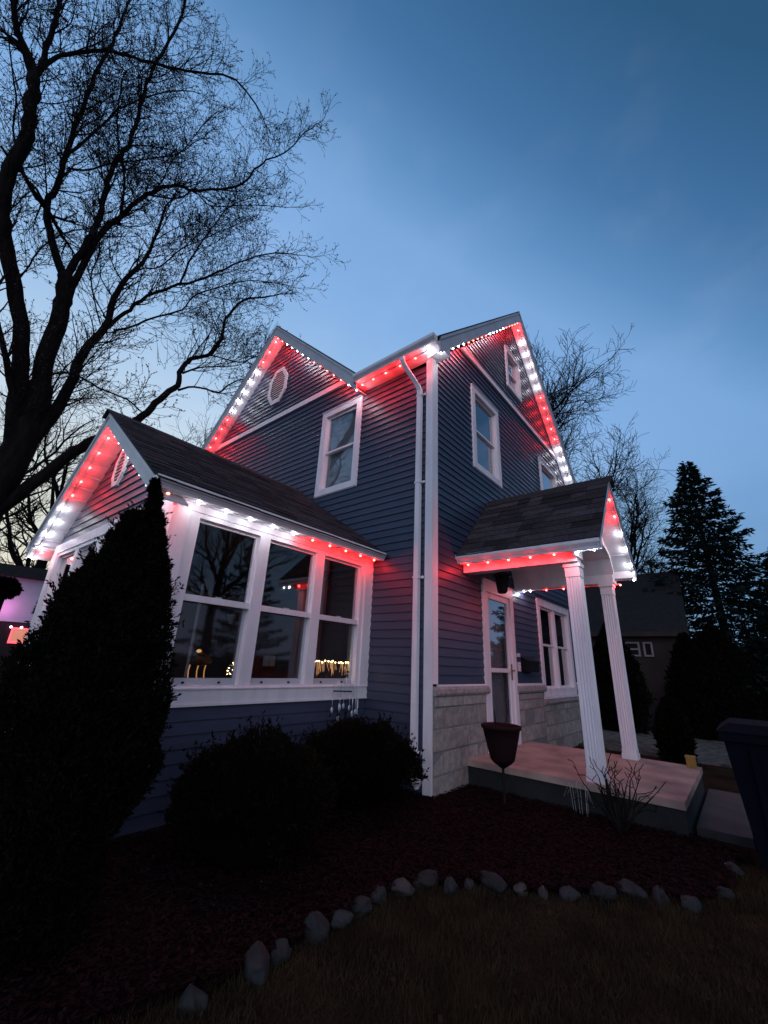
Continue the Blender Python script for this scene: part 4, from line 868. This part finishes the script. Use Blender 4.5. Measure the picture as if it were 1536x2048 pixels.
def arbor():
    D0 = 2.85; rows = [(1040, 262, 312), (1065, 232, 318), (1100, 212, 324), (1140, 176, 328), (1180, 140, 331), (1230, 98, 332), (1290, 55, 330), (1350, 18, 326), (1420, -10, 322), (1500, -28, 316), (1550, -32, 306), (1600, -36, 278), (1650, -40, 236), (1700, -44, 208)]
    cs = []
    for v, l, r_ in rows:
        a, b = far(l, v, D0), far(r_, v, D0); c = (a+b)/2; cs.append((c.z, c.x, c.y, (a-b).xy.length/2))
    cs.append((-.05, cs[-1][1]-.0, cs[-1][2], cs[-1][3]*.9)); cs.sort(); Z = np.array([c[0] for c in cs]); X = np.array([c[1] for c in cs]); Y = np.array([c[2] for c in cs]); RR = np.array([c[3] for c in cs])
    t_ = thing('arborvitae', 'large dark pointed arborvitae in front of the bay corner at the left', 'arborvitae', (X[0], Y[0], -.05)); r = np.random.default_rng(5); n = 100000
    z_ = r.uniform(-.05, Z[-1]+.03, n); a = r.uniform(0, 2*np.pi, n); ca, sa = np.cos(a), np.sin(a)
    nz_ = pnoise(np.stack([ca*1.1, sa*1.1, z_*2.3], 1), 1.8, 5)+.6*pnoise(np.stack([ca*2.6, sa*2.6, z_*5.5], 1), 1.8, 9)
    rr = np.interp(z_, Z, RR)*(1+.20*nz_)*(1-.30*r.uniform(0, 1, n)**2)
    P = np.stack([np.interp(z_, Z, X)+ca*rr, np.interp(z_, Z, Y)+sa*rr, z_], 1); Dv = np.stack([ca*.55, sa*.55, np.ones(n)], 1)
    for (tu, tv), (bu, bv), w_, k_, hw_ in (((311, 962), (298, 1180), .085, 13000, 0), ((258, 1026), (246, 1180), .055, 6000, 0), ((222, 1066), (214, 1200), .05, 4500, 0), ((283, 1030), (270, 1150), .05, 4000, 0), ((178, 1120), (176, 1230), .05, 4000, 0), ((322, 1062), (312, 1200), .05, 4500, 0)):
        tp, bs = np.array(far(tu, tv, D0)), np.array(far(bu, bv, D0)); q = r.uniform(0, 1, k_)**.85; a2 = r.uniform(0, 6.28, k_); lump = 1+.45*np.sin(q*17+a2*2+tu)*.5+.3*np.sin(q*31+a2)
        ww = w_*((1-q)**.75+.08)*r.uniform(.3, 1, k_)**.6*lump; Q = bs+(tp-bs)*q[:, None]; Q[:, 0] += np.cos(a2)*ww; Q[:, 1] += np.sin(a2)*ww
        P = np.concatenate([P, Q]); Dv = np.concatenate([Dv, np.stack([np.cos(a2)*.5, np.sin(a2)*.5, np.ones(k_)], 1)])
    k2 = 1100; i2 = r.integers(0, n, k2); S0 = P[i2]; dS = Dv[i2]*np.array([1.2, 1.2, .8])+r.normal(0, .22, (k2, 3)); dS /= np.linalg.norm(dS, axis=1)[:, None]; q = r.uniform(0, 1, (k2, 16))
    PS = (S0[:, None, :]+dS[:, None, :]*(q*r.uniform(.03, .10, (k2, 1)))[:, :, None]+r.normal(0, .006, (k2, 16, 3))).reshape(-1, 3); P = np.concatenate([P, PS]); Dv = np.concatenate([Dv, np.repeat(dS, 16, 0)])
    leafcloud('foliage', P, Dv, .026, 'arb', t_, seed=5, jit=.55)
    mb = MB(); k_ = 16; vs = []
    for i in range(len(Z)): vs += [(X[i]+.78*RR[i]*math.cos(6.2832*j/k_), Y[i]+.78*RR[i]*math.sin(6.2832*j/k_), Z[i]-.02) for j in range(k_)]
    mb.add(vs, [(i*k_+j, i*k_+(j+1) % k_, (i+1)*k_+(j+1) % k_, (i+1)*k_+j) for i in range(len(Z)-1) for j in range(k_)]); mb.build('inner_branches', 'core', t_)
    mb = MB(); mb.tube([(X[0], Y[0], -.05), (X[3], Y[3], 1.2)], .05, 8); mb.build('trunk', 'bark', t_)
arbor()
def ballbush(label, c, r3, seed, n=26000, m='yew', size=.035):
    t_ = thing('yew_bush', label, 'bush', (c[0], c[1], -.04), 'round clipped bushes under the bay'); r = np.random.default_rng(seed)
    D = r.normal(0, 1, (n, 3)); D[:, 2] = np.abs(D[:, 2])*1.0-.25; D /= np.linalg.norm(D, axis=1)[:, None]
    nz_ = pnoise(D, 2.6, seed); P = D*np.array(r3)*(1+.26*nz_[:, None])*(1-.3*r.uniform(0, 1, n)**2)[:, None]+np.array(c)
    k2 = 420; i2 = r.integers(0, n, k2); S0 = P[i2]; dS = D[i2]+np.array([0, 0, .7])+r.normal(0, .25, (k2, 3)); dS /= np.linalg.norm(dS, axis=1)[:, None]; q = r.uniform(0, 1, (k2, 14))
    PS = (S0[:, None, :]+dS[:, None, :]*(q*r.uniform(.03, .15, (k2, 1)))[:, :, None]).reshape(-1, 3); P = np.concatenate([P, PS]); D = np.concatenate([D, np.repeat(dS, 14, 0)])
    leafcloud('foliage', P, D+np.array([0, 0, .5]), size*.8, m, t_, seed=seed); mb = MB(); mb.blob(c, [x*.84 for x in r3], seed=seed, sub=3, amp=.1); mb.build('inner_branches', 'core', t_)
    mb = MB()
    for k_ in range(5): mb.tube([(c[0]+rnd.uniform(-.05, .05), c[1]+rnd.uniform(-.05, .05), -.05), (c[0]+rnd.uniform(-.25, .25), c[1]+rnd.uniform(-.25, .25), c[2])], .015, 5)
    mb.build('stem', 'bark', t_)
ballbush('left round dark yew bush nearer the camera below the bay windows', (-.12, -2.02, .28), (.47, .50, .40), 3)
ballbush('right round dark yew bush beside the downspout below the wind chime', (-.32, -.72, .33), (.54, .52, .33), 4)

# ------------------------------------------------------------------ bare trees
class Tree:
    def __init__(s, seed, mn=.0042): s.mn = mn; s.r = random.Random(seed); s.br = []; s.tw = MB(); s.bud = []
    def rv(s, k=1): return Vector((s.r.gauss(0, k), s.r.gauss(0, k), s.r.gauss(0, k)))
    def twig(s, p, d, L, r0, lvl, maxl, up=.15, dens=1.0, curl=.25):
        n = max(2, int(L/ (.16 if lvl < maxl else .10))); n = min(n, 9); pts = [p]; q = p.copy(); d = d.normalized(); st = L/n
        kids = []
        for i in range(n):
            d = (d + s.rv(curl*.55) + Vector((0, 0, up*.45))).normalized(); q = q+d*st; pts.append(q.copy())
            if lvl < maxl and i >= 0: kids.append((q.copy(), d.copy(), (i+1)/n))
        rr = [max(r0*(1-.7*i/n), s.mn) for i in range(n+1)]
        s.tw.tube(pts, rr, 5 if r0 > .02 else (4 if r0 > .009 else 3), cap=False)
        if lvl == maxl:
            s.bud.append((pts[-1], d)); 
            if n > 1: s.bud.append((pts[-2], d))
        for q, dd, f in kids:
            for _ in range(1 if s.r.random() < .72*dens else (2 if s.r.random() < .5*dens else 0)):
                sd = dd.cross(s.rv()).normalized(); nd = (dd*.75+sd*s.r.uniform(.5, 1.0)).normalized()
                s.twig(q, nd, L*s.r.uniform(.38, .62)*(1.15-.4*f), r0*(1-.6*f)*.6, lvl+1, maxl, up, dens, curl)
    def buds(s, parent, size=.016):
        P = np.array([tuple(p) for p, d in s.bud]); D = np.array([tuple(d) for p, d in s.bud])
        r = np.random.default_rng(2); P = np.repeat(P, 3, 0)+r.normal(0, size*.8, (len(P)*3, 3)); D = np.repeat(D, 3, 0)
        leafcloud('buds', P, D, size*2.2, 'bud', parent, width=.55, jit=.5)
# big maple: main limbs (photo trace gives their run, each at its own distance), twigs grown from them
k8 = .4557
T = Tree(11); mp_ = thing('maple_tree', 'huge bare maple with dark spreading limbs rising behind the bay at the left', 'tree', far(20, 1250, 9.6)*1.0)
mp_.location = (far(20, 1250, 9.6).x, far(20, 1250, 9.6).y, -.05)
def limb(px, d0, d1, r0, r1, name='limb', spawn=True, crop=True, dens=1.0, s0=.15):
    pts = []; n = len(px); r0 = .54*r0**1.13 if name == 'limb' else r0*.62; r1 = .7*r1 if r1 < .05 else r1*.55
    for i, (u, v) in enumerate(px):
        if crop: u, v = u*k8, v*k8
        pts.append(far(u, v, d0+(d1-d0)*i/(n-1)))
    # catmull-rom smoothing
    P = []; rr = []
    for i in range(n-1):
        a, b, c, d = pts[max(i-1, 0)], pts[i], pts[i+1], pts[min(i+2, n-1)]
        for j in range(4):
            t = j/4; q = .5*((2*b)+(c-a)*t+(2*a-5*b+4*c-d)*t*t+(3*b-a-3*c+d)*t**3)
            P.append(q+T.rv(.012)*min(1, r0*20)); rr.append(r0+(r1-r0)*((i+t)/(n-1))**.8)
    P.append(pts[-1]); rr.append(r1)
    mb = MB(); mb.tube(P, rr, 12 if r0 > .15 else 8); o = mb.build(name, 'bark', mp_, smooth=True)
    if spawn:
        acc = 0; tot = sum((b-a).length for a, b in zip(P, P[1:])); run = 0
        for a, b, r_ in zip(P, P[1:], rr):
            L = (b-a).length; run += L; f = run/tot
            if f < s0: continue
            acc += L
            while acc > .15/dens:
                acc -= .15/dens; dd = (b-a).normalized(); sd = dd.cross(T.rv()).normalized(); nd = (dd*.7+sd*T.r.uniform(.5, 1.1)+Vector((0, 0, .15))).normalized()
                T.twig(a, nd, T.r.uniform(.6, 1.5)*(1.15-.4*f), min(.017, max(.009, r_*.4)), 1, 3, up=.22, dens=1.12, curl=.19)
        T.twig(P[-1], (P[-1]-P[-2]), 1.0, max(r1, .01), 1, 3)
def F(u, v): return (u/k8, v/k8)
limb([F(-190, 1420), F(-120, 1180), F(-45, 1040), F(15, 940), F(58, 850), F(82, 770)], 9.6, 9.6, .60, .36, 'trunk', False)
limb([F(20, 930), F(36, 770), (90, 1480), (60, 1250), (22, 1050), (8, 900), (45, 740), (110, 620), (135, 480), (148, 340)], 9.6, 8.8, .30, .20, dens=.6, s0=.5)
limb([(148, 345), (110, 240), (75, 120), (62, 0), (50, -160)], 8.8, 8.6, .15, .08)
limb([(148, 345), (185, 280), (215, 180), (250, 60), (280, -60)], 8.8, 9.4, .14, .08)
limb([(160, 330), (210, 275), (300, 238), (450, 222), (560, 245), (680, 280), (780, 300), (880, 322), (1000, 335), (1060, 375), (1130, 470)], 8.9, 8.6, .11, .03)
limb([(0, 640), (60, 720), (100, 760), (140, 830), (195, 905)], 9.0, 9.3, .05, .09, dens=.7)
limb([F(70, 820), (205, 1560), (260, 1400), (282, 1290), (285, 1210)], 9.6, 9.5, .34, .26, spawn=False)
limb([(285, 1220), (240, 1110), (212, 980), (202, 890), (245, 830), (290, 680), (330, 560), (385, 420), (420, 320), (470, 240), (520, 130), (560, 20), (590, -80)], 9.5, 10.4, .19, .05)
limb([(202, 900), (160, 830), (110, 770), (60, 610), (70, 420), (40, 200)], 9.5, 10.5, .08, .02)
limb([(290, 1220), (340, 1130), (405, 1030), (440, 940), (462, 850), (495, 730), (562, 640), (600, 520), (625, 430), (672, 300), (745, 180), (800, 60), (830, -40)], 9.5, 8.7, .17, .04)
limb([(310, 670), (380, 610), (460, 540), (520, 480), (610, 440), (740, 400), (840, 400)], 9.8, 9.4, .08, .02)
limb([(300, 740), (390, 745), (480, 720), (560, 710), (700, 690), (790, 670), (860, 620)], 9.9, 10.6, .06, .02)
limb([(300, 1300), (400, 1090), (470, 1000), (520, 965), (600, 885), (700, 828), (780, 815), (850, 835), (950, 828), (1060, 810), (1120, 740), (1170, 705), (1250, 670), (1330, 590), (1400, 540)], 9.5, 9.0, .16, .018)
limb([(660, 855), (740, 870), (800, 865), (850, 840), (920, 900), (1000, 905), (1120, 900), (1260, 910)], 9.2, 9.8, .06, .015)
limb([(520, 980), (545, 800), (522, 640), (515, 500), (530, 400)], 9.3, 8.4, .07, .025)
limb([(600, 885), (700, 810), (760, 700), (820, 640), (880, 560), (940, 500)], 9.2, 10.0, .05, .015)
limb([F(40, 910), (225, 1830), (300, 1690), (370, 1540), (460, 1440), (500, 1310), (560, 1220), (640, 1130), (700, 990), (730, 900)], 9.6, 9.0, .27, .03)
limb([(470, 1440), (545, 1375), (650, 1300), (790, 1248), (930, 1210), (1050, 1150), (1200, 1112), (1320, 1120)], 9.4, 8.8, .12, .015)
limb([(790, 1248), (830, 1150), (880, 1070), (960, 960), (1010, 905), (1120, 860)], 9.2, 9.6, .07, .015)
limb([(500, 1450), (560, 1440), (660, 1400), (800, 1360), (850, 1300), (960, 1260), (1100, 1230), (1250, 1250)], 9.4, 8.9, .07, .015)
limb([(560, 1225), (620, 1180), (700, 1170), (800, 1090), (870, 1060), (960, 1020), (1100, 960)], 9.2, 9.9, .05, .015)
limb([(60, 1250), (120, 1180), (180, 1090), (290, 1020), (420, 1000)], 9.3, 10.8, .05, .02)
limb([(440, 1420), (410, 1300), (400, 1200), (440, 1100), (420, 980)], 9.4, 10.0, .045, .02)
# low limb passing behind the bay roof
limb([F(-30, 1040), F(60, 972), F(130, 915), F(190, 880), F(240, 858), F(285, 832), (700, 1752), (780, 1690), (795, 1620), (840, 1575), (925, 1552), (975, 1480), (990, 1400), (1070, 1320), (1180, 1300)], 9.5, 9.6, .26, .03, s0=.55)
limb([(780, 1712), (850, 1698), (960, 1722), (1000, 1690), (1060, 1665), (1130, 1670)], 9.6, 9.2, .07, .02)
limb([(930, 1560), (1050, 1590), (1110, 1570), (1200, 1540)], 9.5, 10.0, .05, .015)
limb([(800, 1640), (900, 1610), (1040, 1605), (1120, 1560)], 9.5, 9.2, .04, .015)
limb([(210, 1640), (320, 1640), (430, 1700), (560, 1755), (600, 1790)], 9.4, 8.8, .06, .02)
limb([F(50, 900), F(20, 760), F(-10, 600)], 9.6, 9.2, .2, .06)
T.tw.build('twigs', 'twig', mp_, kind='stuff'); T.buds(mp_)

def bare_tree(label, base, h, spread, seed, trunk_r, lean=(0, 0), nl=9, maxl=3, dens=.9, first=.3, lmul=.42):
    global T
    T = Tree(seed, .007 if h > 10 else .006); t_ = thing('bare_tree', label, 'tree', base); B = Vector(base); r = T.r
    pts = [B+Vector((lean[0]*q*q, lean[1]*q*q, h*q))+T.rv(.05*h*.1)*(q > 0) for q in (0, .15, .3, .45, .6, .75)]
    mb = MB(); mb.tube(pts, [trunk_r*(1-.75*i/5) for i in range(6)], 10); mb.build('trunk', 'bark', t_, smooth=True)
    for i in range(nl):
        q = first+(.75-first)*i/(nl-1); k_ = min(4, int(q/.15)); f = q/.15-k_; p = pts[k_]*(1-f)+pts[min(5, k_+1)]*f
        a = i*2.4+r.uniform(-.4, .4); up_ = .5+q*1.3; d = Vector((math.cos(a)*spread, math.sin(a)*spread, up_)).normalized()
        T.twig(p, d, h*lmul*r.uniform(.8, 1.15)*(1.15-.4*q), trunk_r*(.5-.3*q), 0, maxl, up=.12, dens=dens, curl=.22)
    T.twig(pts[-1], Vector((lean[0]*.1, lean[1]*.1, 1)), h*.3, trunk_r*.25, 0, maxl, up=.1, dens=dens)
    T.tw.build('branches', 'twig', t_, kind='stuff')
    return t_
def gp(u, v, dist): p = far(u, v, dist); return (p.x, p.y, -.05)
bare_tree('wide bare tree rising behind the right gable and porch roof', gp(1050, 1150, 17), 14.2, .92, 21, .24, (1.3, 0), nl=13, maxl=3, dens=.92, lmul=.36)
bare_tree('smaller bare tree between the porch roof and the dark spruce', gp(1240, 1180, 24), 9.8, .8, 22, .22, (1.6, 0), nl=11, dens=1.0)
bare_tree('bare forked tree seen low behind the left end of the bay', gp(72, 1160, 28), 12, .8, 23, .42, (-.5, 0), nl=8, dens=.55, first=.22)
bare_tree('thin bare tree far behind the maple and bay roof', gp(330, 1100, 30), 15, .8, 24, .25, nl=9, dens=.65)
bare_tree('bare tree filling the left edge beyond the maple', gp(-60, 1100, 28), 17, .8, 25, .28, nl=8, dens=.55)

# ------------------------------------------------------------------ conifers
def spruce(label, base, h, rad, seed, n=170):
    t_ = thing('spruce_tree', label, 'spruce', base); r = random.Random(seed); B = Vector(base); mb = MB(); mb.tube([B, B+Vector((0, 0, h*.98))], [h*.02, .01], 8); mb.build('trunk', 'bark', t_)
    bm2 = MB(); P = []; D = []
    for i in range(n):
        q = (i+r.random())/n; zz = h*(.05+.94*q); L = rad*(1-q)**.95*r.uniform(.60, 1.12)+.05; a = i*2.399+r.uniform(-.3, .3); d = Vector((math.cos(a), math.sin(a), .10-.35*(1-q)))
        pts = [B+Vector((0, 0, zz))+d*L*f+Vector((0, 0, .22*L*f*f)) for f in (0, .35, .7, 1)]
        bm2.tube(pts, [.02, .015, .01, .004], 4, cap=False); side = Vector((-math.sin(a), math.cos(a), 0)); m_ = int(22+L*88)
        for _ in range(m_):
            f = r.random()**.7; k_ = min(2, int(f*3)); g_ = f*3-k_; p = pts[k_]*(1-g_)+pts[k_+1]*g_; wv = (.28*L*(1-f*.75)+.05)*r.uniform(-1, 1)
            p = p+side*wv+Vector((0, 0, -abs(wv)*.25+r.uniform(-.10, .03))); P.append(tuple(p)); D.append(tuple(d*.8+side*(.7 if wv > 0 else -.7)+Vector((0, 0, -.2))))
    bm2.build('branches', 'bark', t_, kind='stuff'); leafcloud('needles', np.array(P), np.array(D), .17, 'spruce', t_, width=.30, jit=.35, seed=seed)
    return t_
def hz(u, v, dist): return far(u, v, dist).z
spruce('tall dark spruce standing at the right against the evening sky', gp(1412, 1100, 17), hz(1408, 915, 17)+.05, 3.4, 31, n=215)
spruce('second dark spruce cut off by the right edge', gp(1585, 1200, 19), hz(1545, 1085, 19), 3.0, 32, n=170)
spruce('low dark spruce behind the navy bin', gp(1520, 1300, 13.5), hz(1520, 1270, 13.5), 1.6, 33, n=110)
cp = lambda q: (.8+.5*q if q < .3 else .95*(1-((q-.3)/.7)**1.8)+.02) if q < 1 else .02
for (u, dist, vt, rad, lb, sd) in ((1236, 12.4, 1250, .66, 'narrow dark arborvitae seen between the two porch columns', 41), (1392, 12.6, 1272, .55, 'narrow dark arborvitae right of the pale window frames', 42), (1450, 13.0, 1255, .95, 'broad dark arborvitae below the tall spruce', 43), (1335, 9.0, 1405, .22, 'low dark shrub on the near edge of the drive', 44)):
    b_ = gp(u, 1400, dist); conic('background_arborvitae', lb, 'arborvitae', b_, hz(u, vt, dist)+.05, rad, 7000, 'arb', .10, cp, sd, group='dark evergreens along the drive')

# ------------------------------------------------------------------ neighbour building behind
nb = thing('neighbour_garage', 'dark taupe building with white window frames beyond the porch columns', 'building', (-.5, 10.4, -.05))
xl = -4.5; ev = at(1300, 1262, 1, 9.8); rg0, rg1 = at(1205, 1149, 1, 12.6), at(1356, 1142, 1, 12.6); er = at(1376, 1258, 1, 9.8)
FN = Fr((0, 10.0, 0), (1, 0, 0), (0, -1, 0)); wz = [at(1268, 1284, 1, 10), at(1281, 1313, 1, 10), at(1285, 1284, 1, 10), at(1309, 1314, 1, 10)]
mb = MB(); mb.box((xl, 10.0, -.1), (er.x-.12, 15, ev.z-.03)); mb.build('wall', 'nwall', nb)
mb = MB(); zr_ = rg1.z
mb.hexa([(xl, 9.8, ev.z-.08), (er.x, 9.8, ev.z-.08), (rg1.x, 12.6, zr_-.08), (xl, 12.6, zr_-.08), (xl, 9.8, ev.z), (er.x, 9.8, ev.z), (rg1.x, 12.6, zr_), (xl, 12.6, zr_)])
mb.build('roof', 'nroof', nb)
mb = MB(); mb.box((xl, 9.78, ev.z-.14), (er.x, 9.799, ev.z-.01)); mb.build('fascia_board', 'nwall', nb)
mb = MB(); mb.prism([(er.x-.12, 9.95, ev.z-.09), (rg1.x-.05, 12.55, ev.z-.09), (rg1.x-.05, 12.55, zr_-.1)], (-.05, 0, 0)); mb.build('gable_wall', 'nwall', nb)
def nwin(x0, x1, z0, z1, rail):
    g_ = node('window', nb); mb = MB(); t = .045
    FN.slab(mb, x0, x1, z1-t, z1, 0, .04); FN.slab(mb, x0, x1, z0, z0+t, 0, .04); FN.slab(mb, x0, x0+t, z0+t, z1-t, 0, .039); FN.slab(mb, x1-t, x1, z0+t, z1-t, 0, .039)
    if rail: FN.slab(mb, x0+t, x1-t, (z0+z1)/2-.02, (z0+z1)/2+.02, 0, .038)
    mb.build('frame', 'nframe', g_); mb = MB(); FN.slab(mb, x0+t, x1-t, z0+t, z1-t, .002, .010); mb.build('pane', 'black', g_)
z0_, z1_ = wz[1].z, wz[0].z; nwin(wz[0].x-.22, wz[1].x+.02, z0_, z1_, True); nwin(wz[2].x, wz[3].x, z0_, z1_, False)

# ------------------------------------------------------------------ far left houses and cables
pD = far(60, 1200, 24)
nh = thing('distant_house', 'pale blue gabled house with a dark roof seen low at the left edge', 'house', (pD.x, pD.y, -.05))
dirn = Vector((pD.x-CAM.x, pD.y-CAM.y, 0)).normalized(); sd = Vector((-dirn.y, dirn.x, 0))*-1
FD = Fr((pD.x, pD.y, 0), sd, -dirn)
def fd(u, v):
    d = ray(u, v); t = ((Vector((pD.x, pD.y, 0))-CAM).dot(dirn))/d.dot(dirn); q = CAM+d*t; return ((q-FD.O).dot(sd), q.z)
a_, b_ = fd(-60, 1200), fd(140, 1200); za, zb_ = fd(60, 1158)[1], fd(60, 1246)[1]
mb = MB(); FD.slab(mb, a_[0]-3, b_[0]+6, zb_, za, -5, 0); mb.build('wall', 'bluewall', nh); mb = MB(); FD.slab(mb, a_[0]-3, b_[0]+6, -.1, zb_-.001, -5, .001); mb.build('base_wall', 'nroof', nh)
mb = MB(); FD.trap(mb, a_[0]-3.3, b_[0]+6.3, a_[0]-2, b_[0]+6, za, za+.5, -5, .4, .1); mb.build('roof', 'nroof', nh)
w0, w1 = fd(27, 1258), fd(72, 1286)
mb = MB(); FD.slab(mb, w0[0], w1[0], w1[1], w0[1], .02, .05); mb.build('lit_window', 'orange', nh)
mb = MB(); e = .06
for q in ((w0[0]-e, w1[0]+e, w0[1], w0[1]+e), (w0[0]-e, w1[0]+e, w1[1]-e, w1[1]), (w0[0]-e, w0[0], w1[1], w0[1]), (w1[0], w1[0]+e, w1[1], w0[1])): FD.slab(mb, *q, .051, .09)
mb.build('light_border', 'redtube', nh)
mb = MB()
for u, v in ((22, 1254), (43, 1255), (2, 1160)): q = fd(u, v); mb.blob(FD.p(q[0], q[1], .12), (.05, .05, .05), sub=1, amp=0)
mb.build('bulb', 'pinkdot', nh)
q = fd(5, 1215); l = bpy.data.lights.new('pink_flood', 'POINT'); l.energy = 28; l.color = (1, .2, .55); l.shadow_soft_size = .1; lo = bpy.data.objects.new('pink_flood', l); col.objects.link(lo); lo.parent = nh; lo.location = FD.p(q[0], q[1], .6)-Vector(nh.location)
for (u, v, r_, lb, sd_) in ((112, 1220, .46, 'round dark tree crown in front of the pale blue house', 51), (8, 1176, .30, 'dark tree crown at the left edge before the pale blue house', 52)):
    p = far(u, v, 19); t_ = thing('round_tree', lb, 'tree', (p.x, p.y, -.05)); r = np.random.default_rng(sd_); n = 5000
    D = r.normal(0, 1, (n, 3)); D /= np.linalg.norm(D, axis=1)[:, None]; P = D*r_*np.array([1, 1, .75])*(1+.2*pnoise(D, 2, sd_)[:, None])*r.uniform(.75, 1, (n, 1))+np.array(p)
    leafcloud('crown', P, D, .16, 'arb', t_, seed=sd_); mb = MB(); mb.blob(p, (r_*.8, r_*.8, r_*.6), sub=3, seed=sd_); mb.build('inner_branches', 'core', t_)
    mb = MB(); mb.tube([(p.x, p.y, -.05), p], .12, 8); mb.build('trunk', 'bark', t_)
for i, (v0, v1) in enumerate(((1108, 1131), (1122, 1143), (1134, 1152))):
    a_, b_ = far(-260, v0-40, 30), far(400, v1+30, 30); pts = [a_+(b_-a_)*q-Vector((0, 0, 2.0*q*(1-q))) for q in np.linspace(0, 1, 12)]
    mb = MB(); mb.tube(pts, .022, 5); tag(mb.build('power_cable', 'black'), ('topmost', 'middle', 'lowest')[i]+' of three thin power cables crossing the yellow sky at the left', 'cable', 'power cables behind the maple')
mb = MB()
for q in range(26):
    p = far(-400+q*45, 1300, 45+rnd.uniform(-3, 3)); mb.blob((p.x, p.y, rnd.uniform(.6, 1.4)), (rnd.uniform(2, 4), rnd.uniform(2, 4), rnd.uniform(1.0, 2.4)), seed=q, sub=3, amp=.5, fr=3)
for q in range(14):
    p = far(1000+q*60, 1330, 30+rnd.uniform(-3, 3)); mb.blob((p.x, p.y, rnd.uniform(.6, 1.4)), (rnd.uniform(2, 4), rnd.uniform(2, 3), rnd.uniform(1.2, 2.4)), seed=q+40, sub=3, amp=.5, fr=3)
tag(mb.build('far_treeline', 'core'), 'low dark band of distant hedges and trees on the horizon', 'treeline', kind='stuff')

# ------------------------------------------------------------------ bare shrub and dry tufts by the slab
T = Tree(61, .0035); B = Vector((1.62, .42, -.03)); t_ = thing('bare_shrub', 'small twiggy bare shrub in front of the near porch column', 'shrub', B)
for i in range(16):
    a = i*.7+rnd.uniform(-.2, .2); d = Vector((math.cos(a)*.75, math.sin(a)*.55, 1)).normalized()
    T.twig(B.copy(), d, rnd.uniform(.30, .46), .013, 1, 3, up=.1, dens=1.25, curl=.34)
T.tw.build('branches', 'twig', t_)
tf = thing('dry_grass_tuft', 'few pale drooping dry blades at the slab edge under the near column', 'grass tuft', (1.26, .68, 0))
for i in range(7): mb = MB(); a = rnd.uniform(-1, 1); mb.tube([(1.24+a*.07, .66, -.02), (1.24+a*.09, .65, .20+.06*rnd.random()), (1.24+a*.15, .62, .16-.1*rnd.random())], [.0016, .0016, .0008], 3); mb.build('blade', 'door', tf)

# trees across the street, seen mirrored in the windows
bare_tree('leafless tree across the lawn, mirrored in the bay windows', (11.5, 1.2, -.05), 11, .9, 71, .30, nl=9, maxl=2, dens=1.0)
bare_tree('second leafless tree across the lawn, mirrored beside the first', (13.0, 5.5, -.05), 10, .9, 72, .26, nl=8, maxl=2, dens=1.0)
for p_, h_, r_, sd_, lb in (((15.5, 3.0, -.05), 7.5, 3.2, 73, 'dark spruce mirrored faintly in the left bay window'), ((16, 9.0, -.05), 8.0, 3.2, 74, 'dark spruce mirrored faintly in the middle bay window'), ((9.5, 14.0, -.05), 7.5, 3.0, 75, 'dark spruce mirrored faintly in the right bay window')):
    spruce(lb, p_, h_, r_, sd_, n=90)
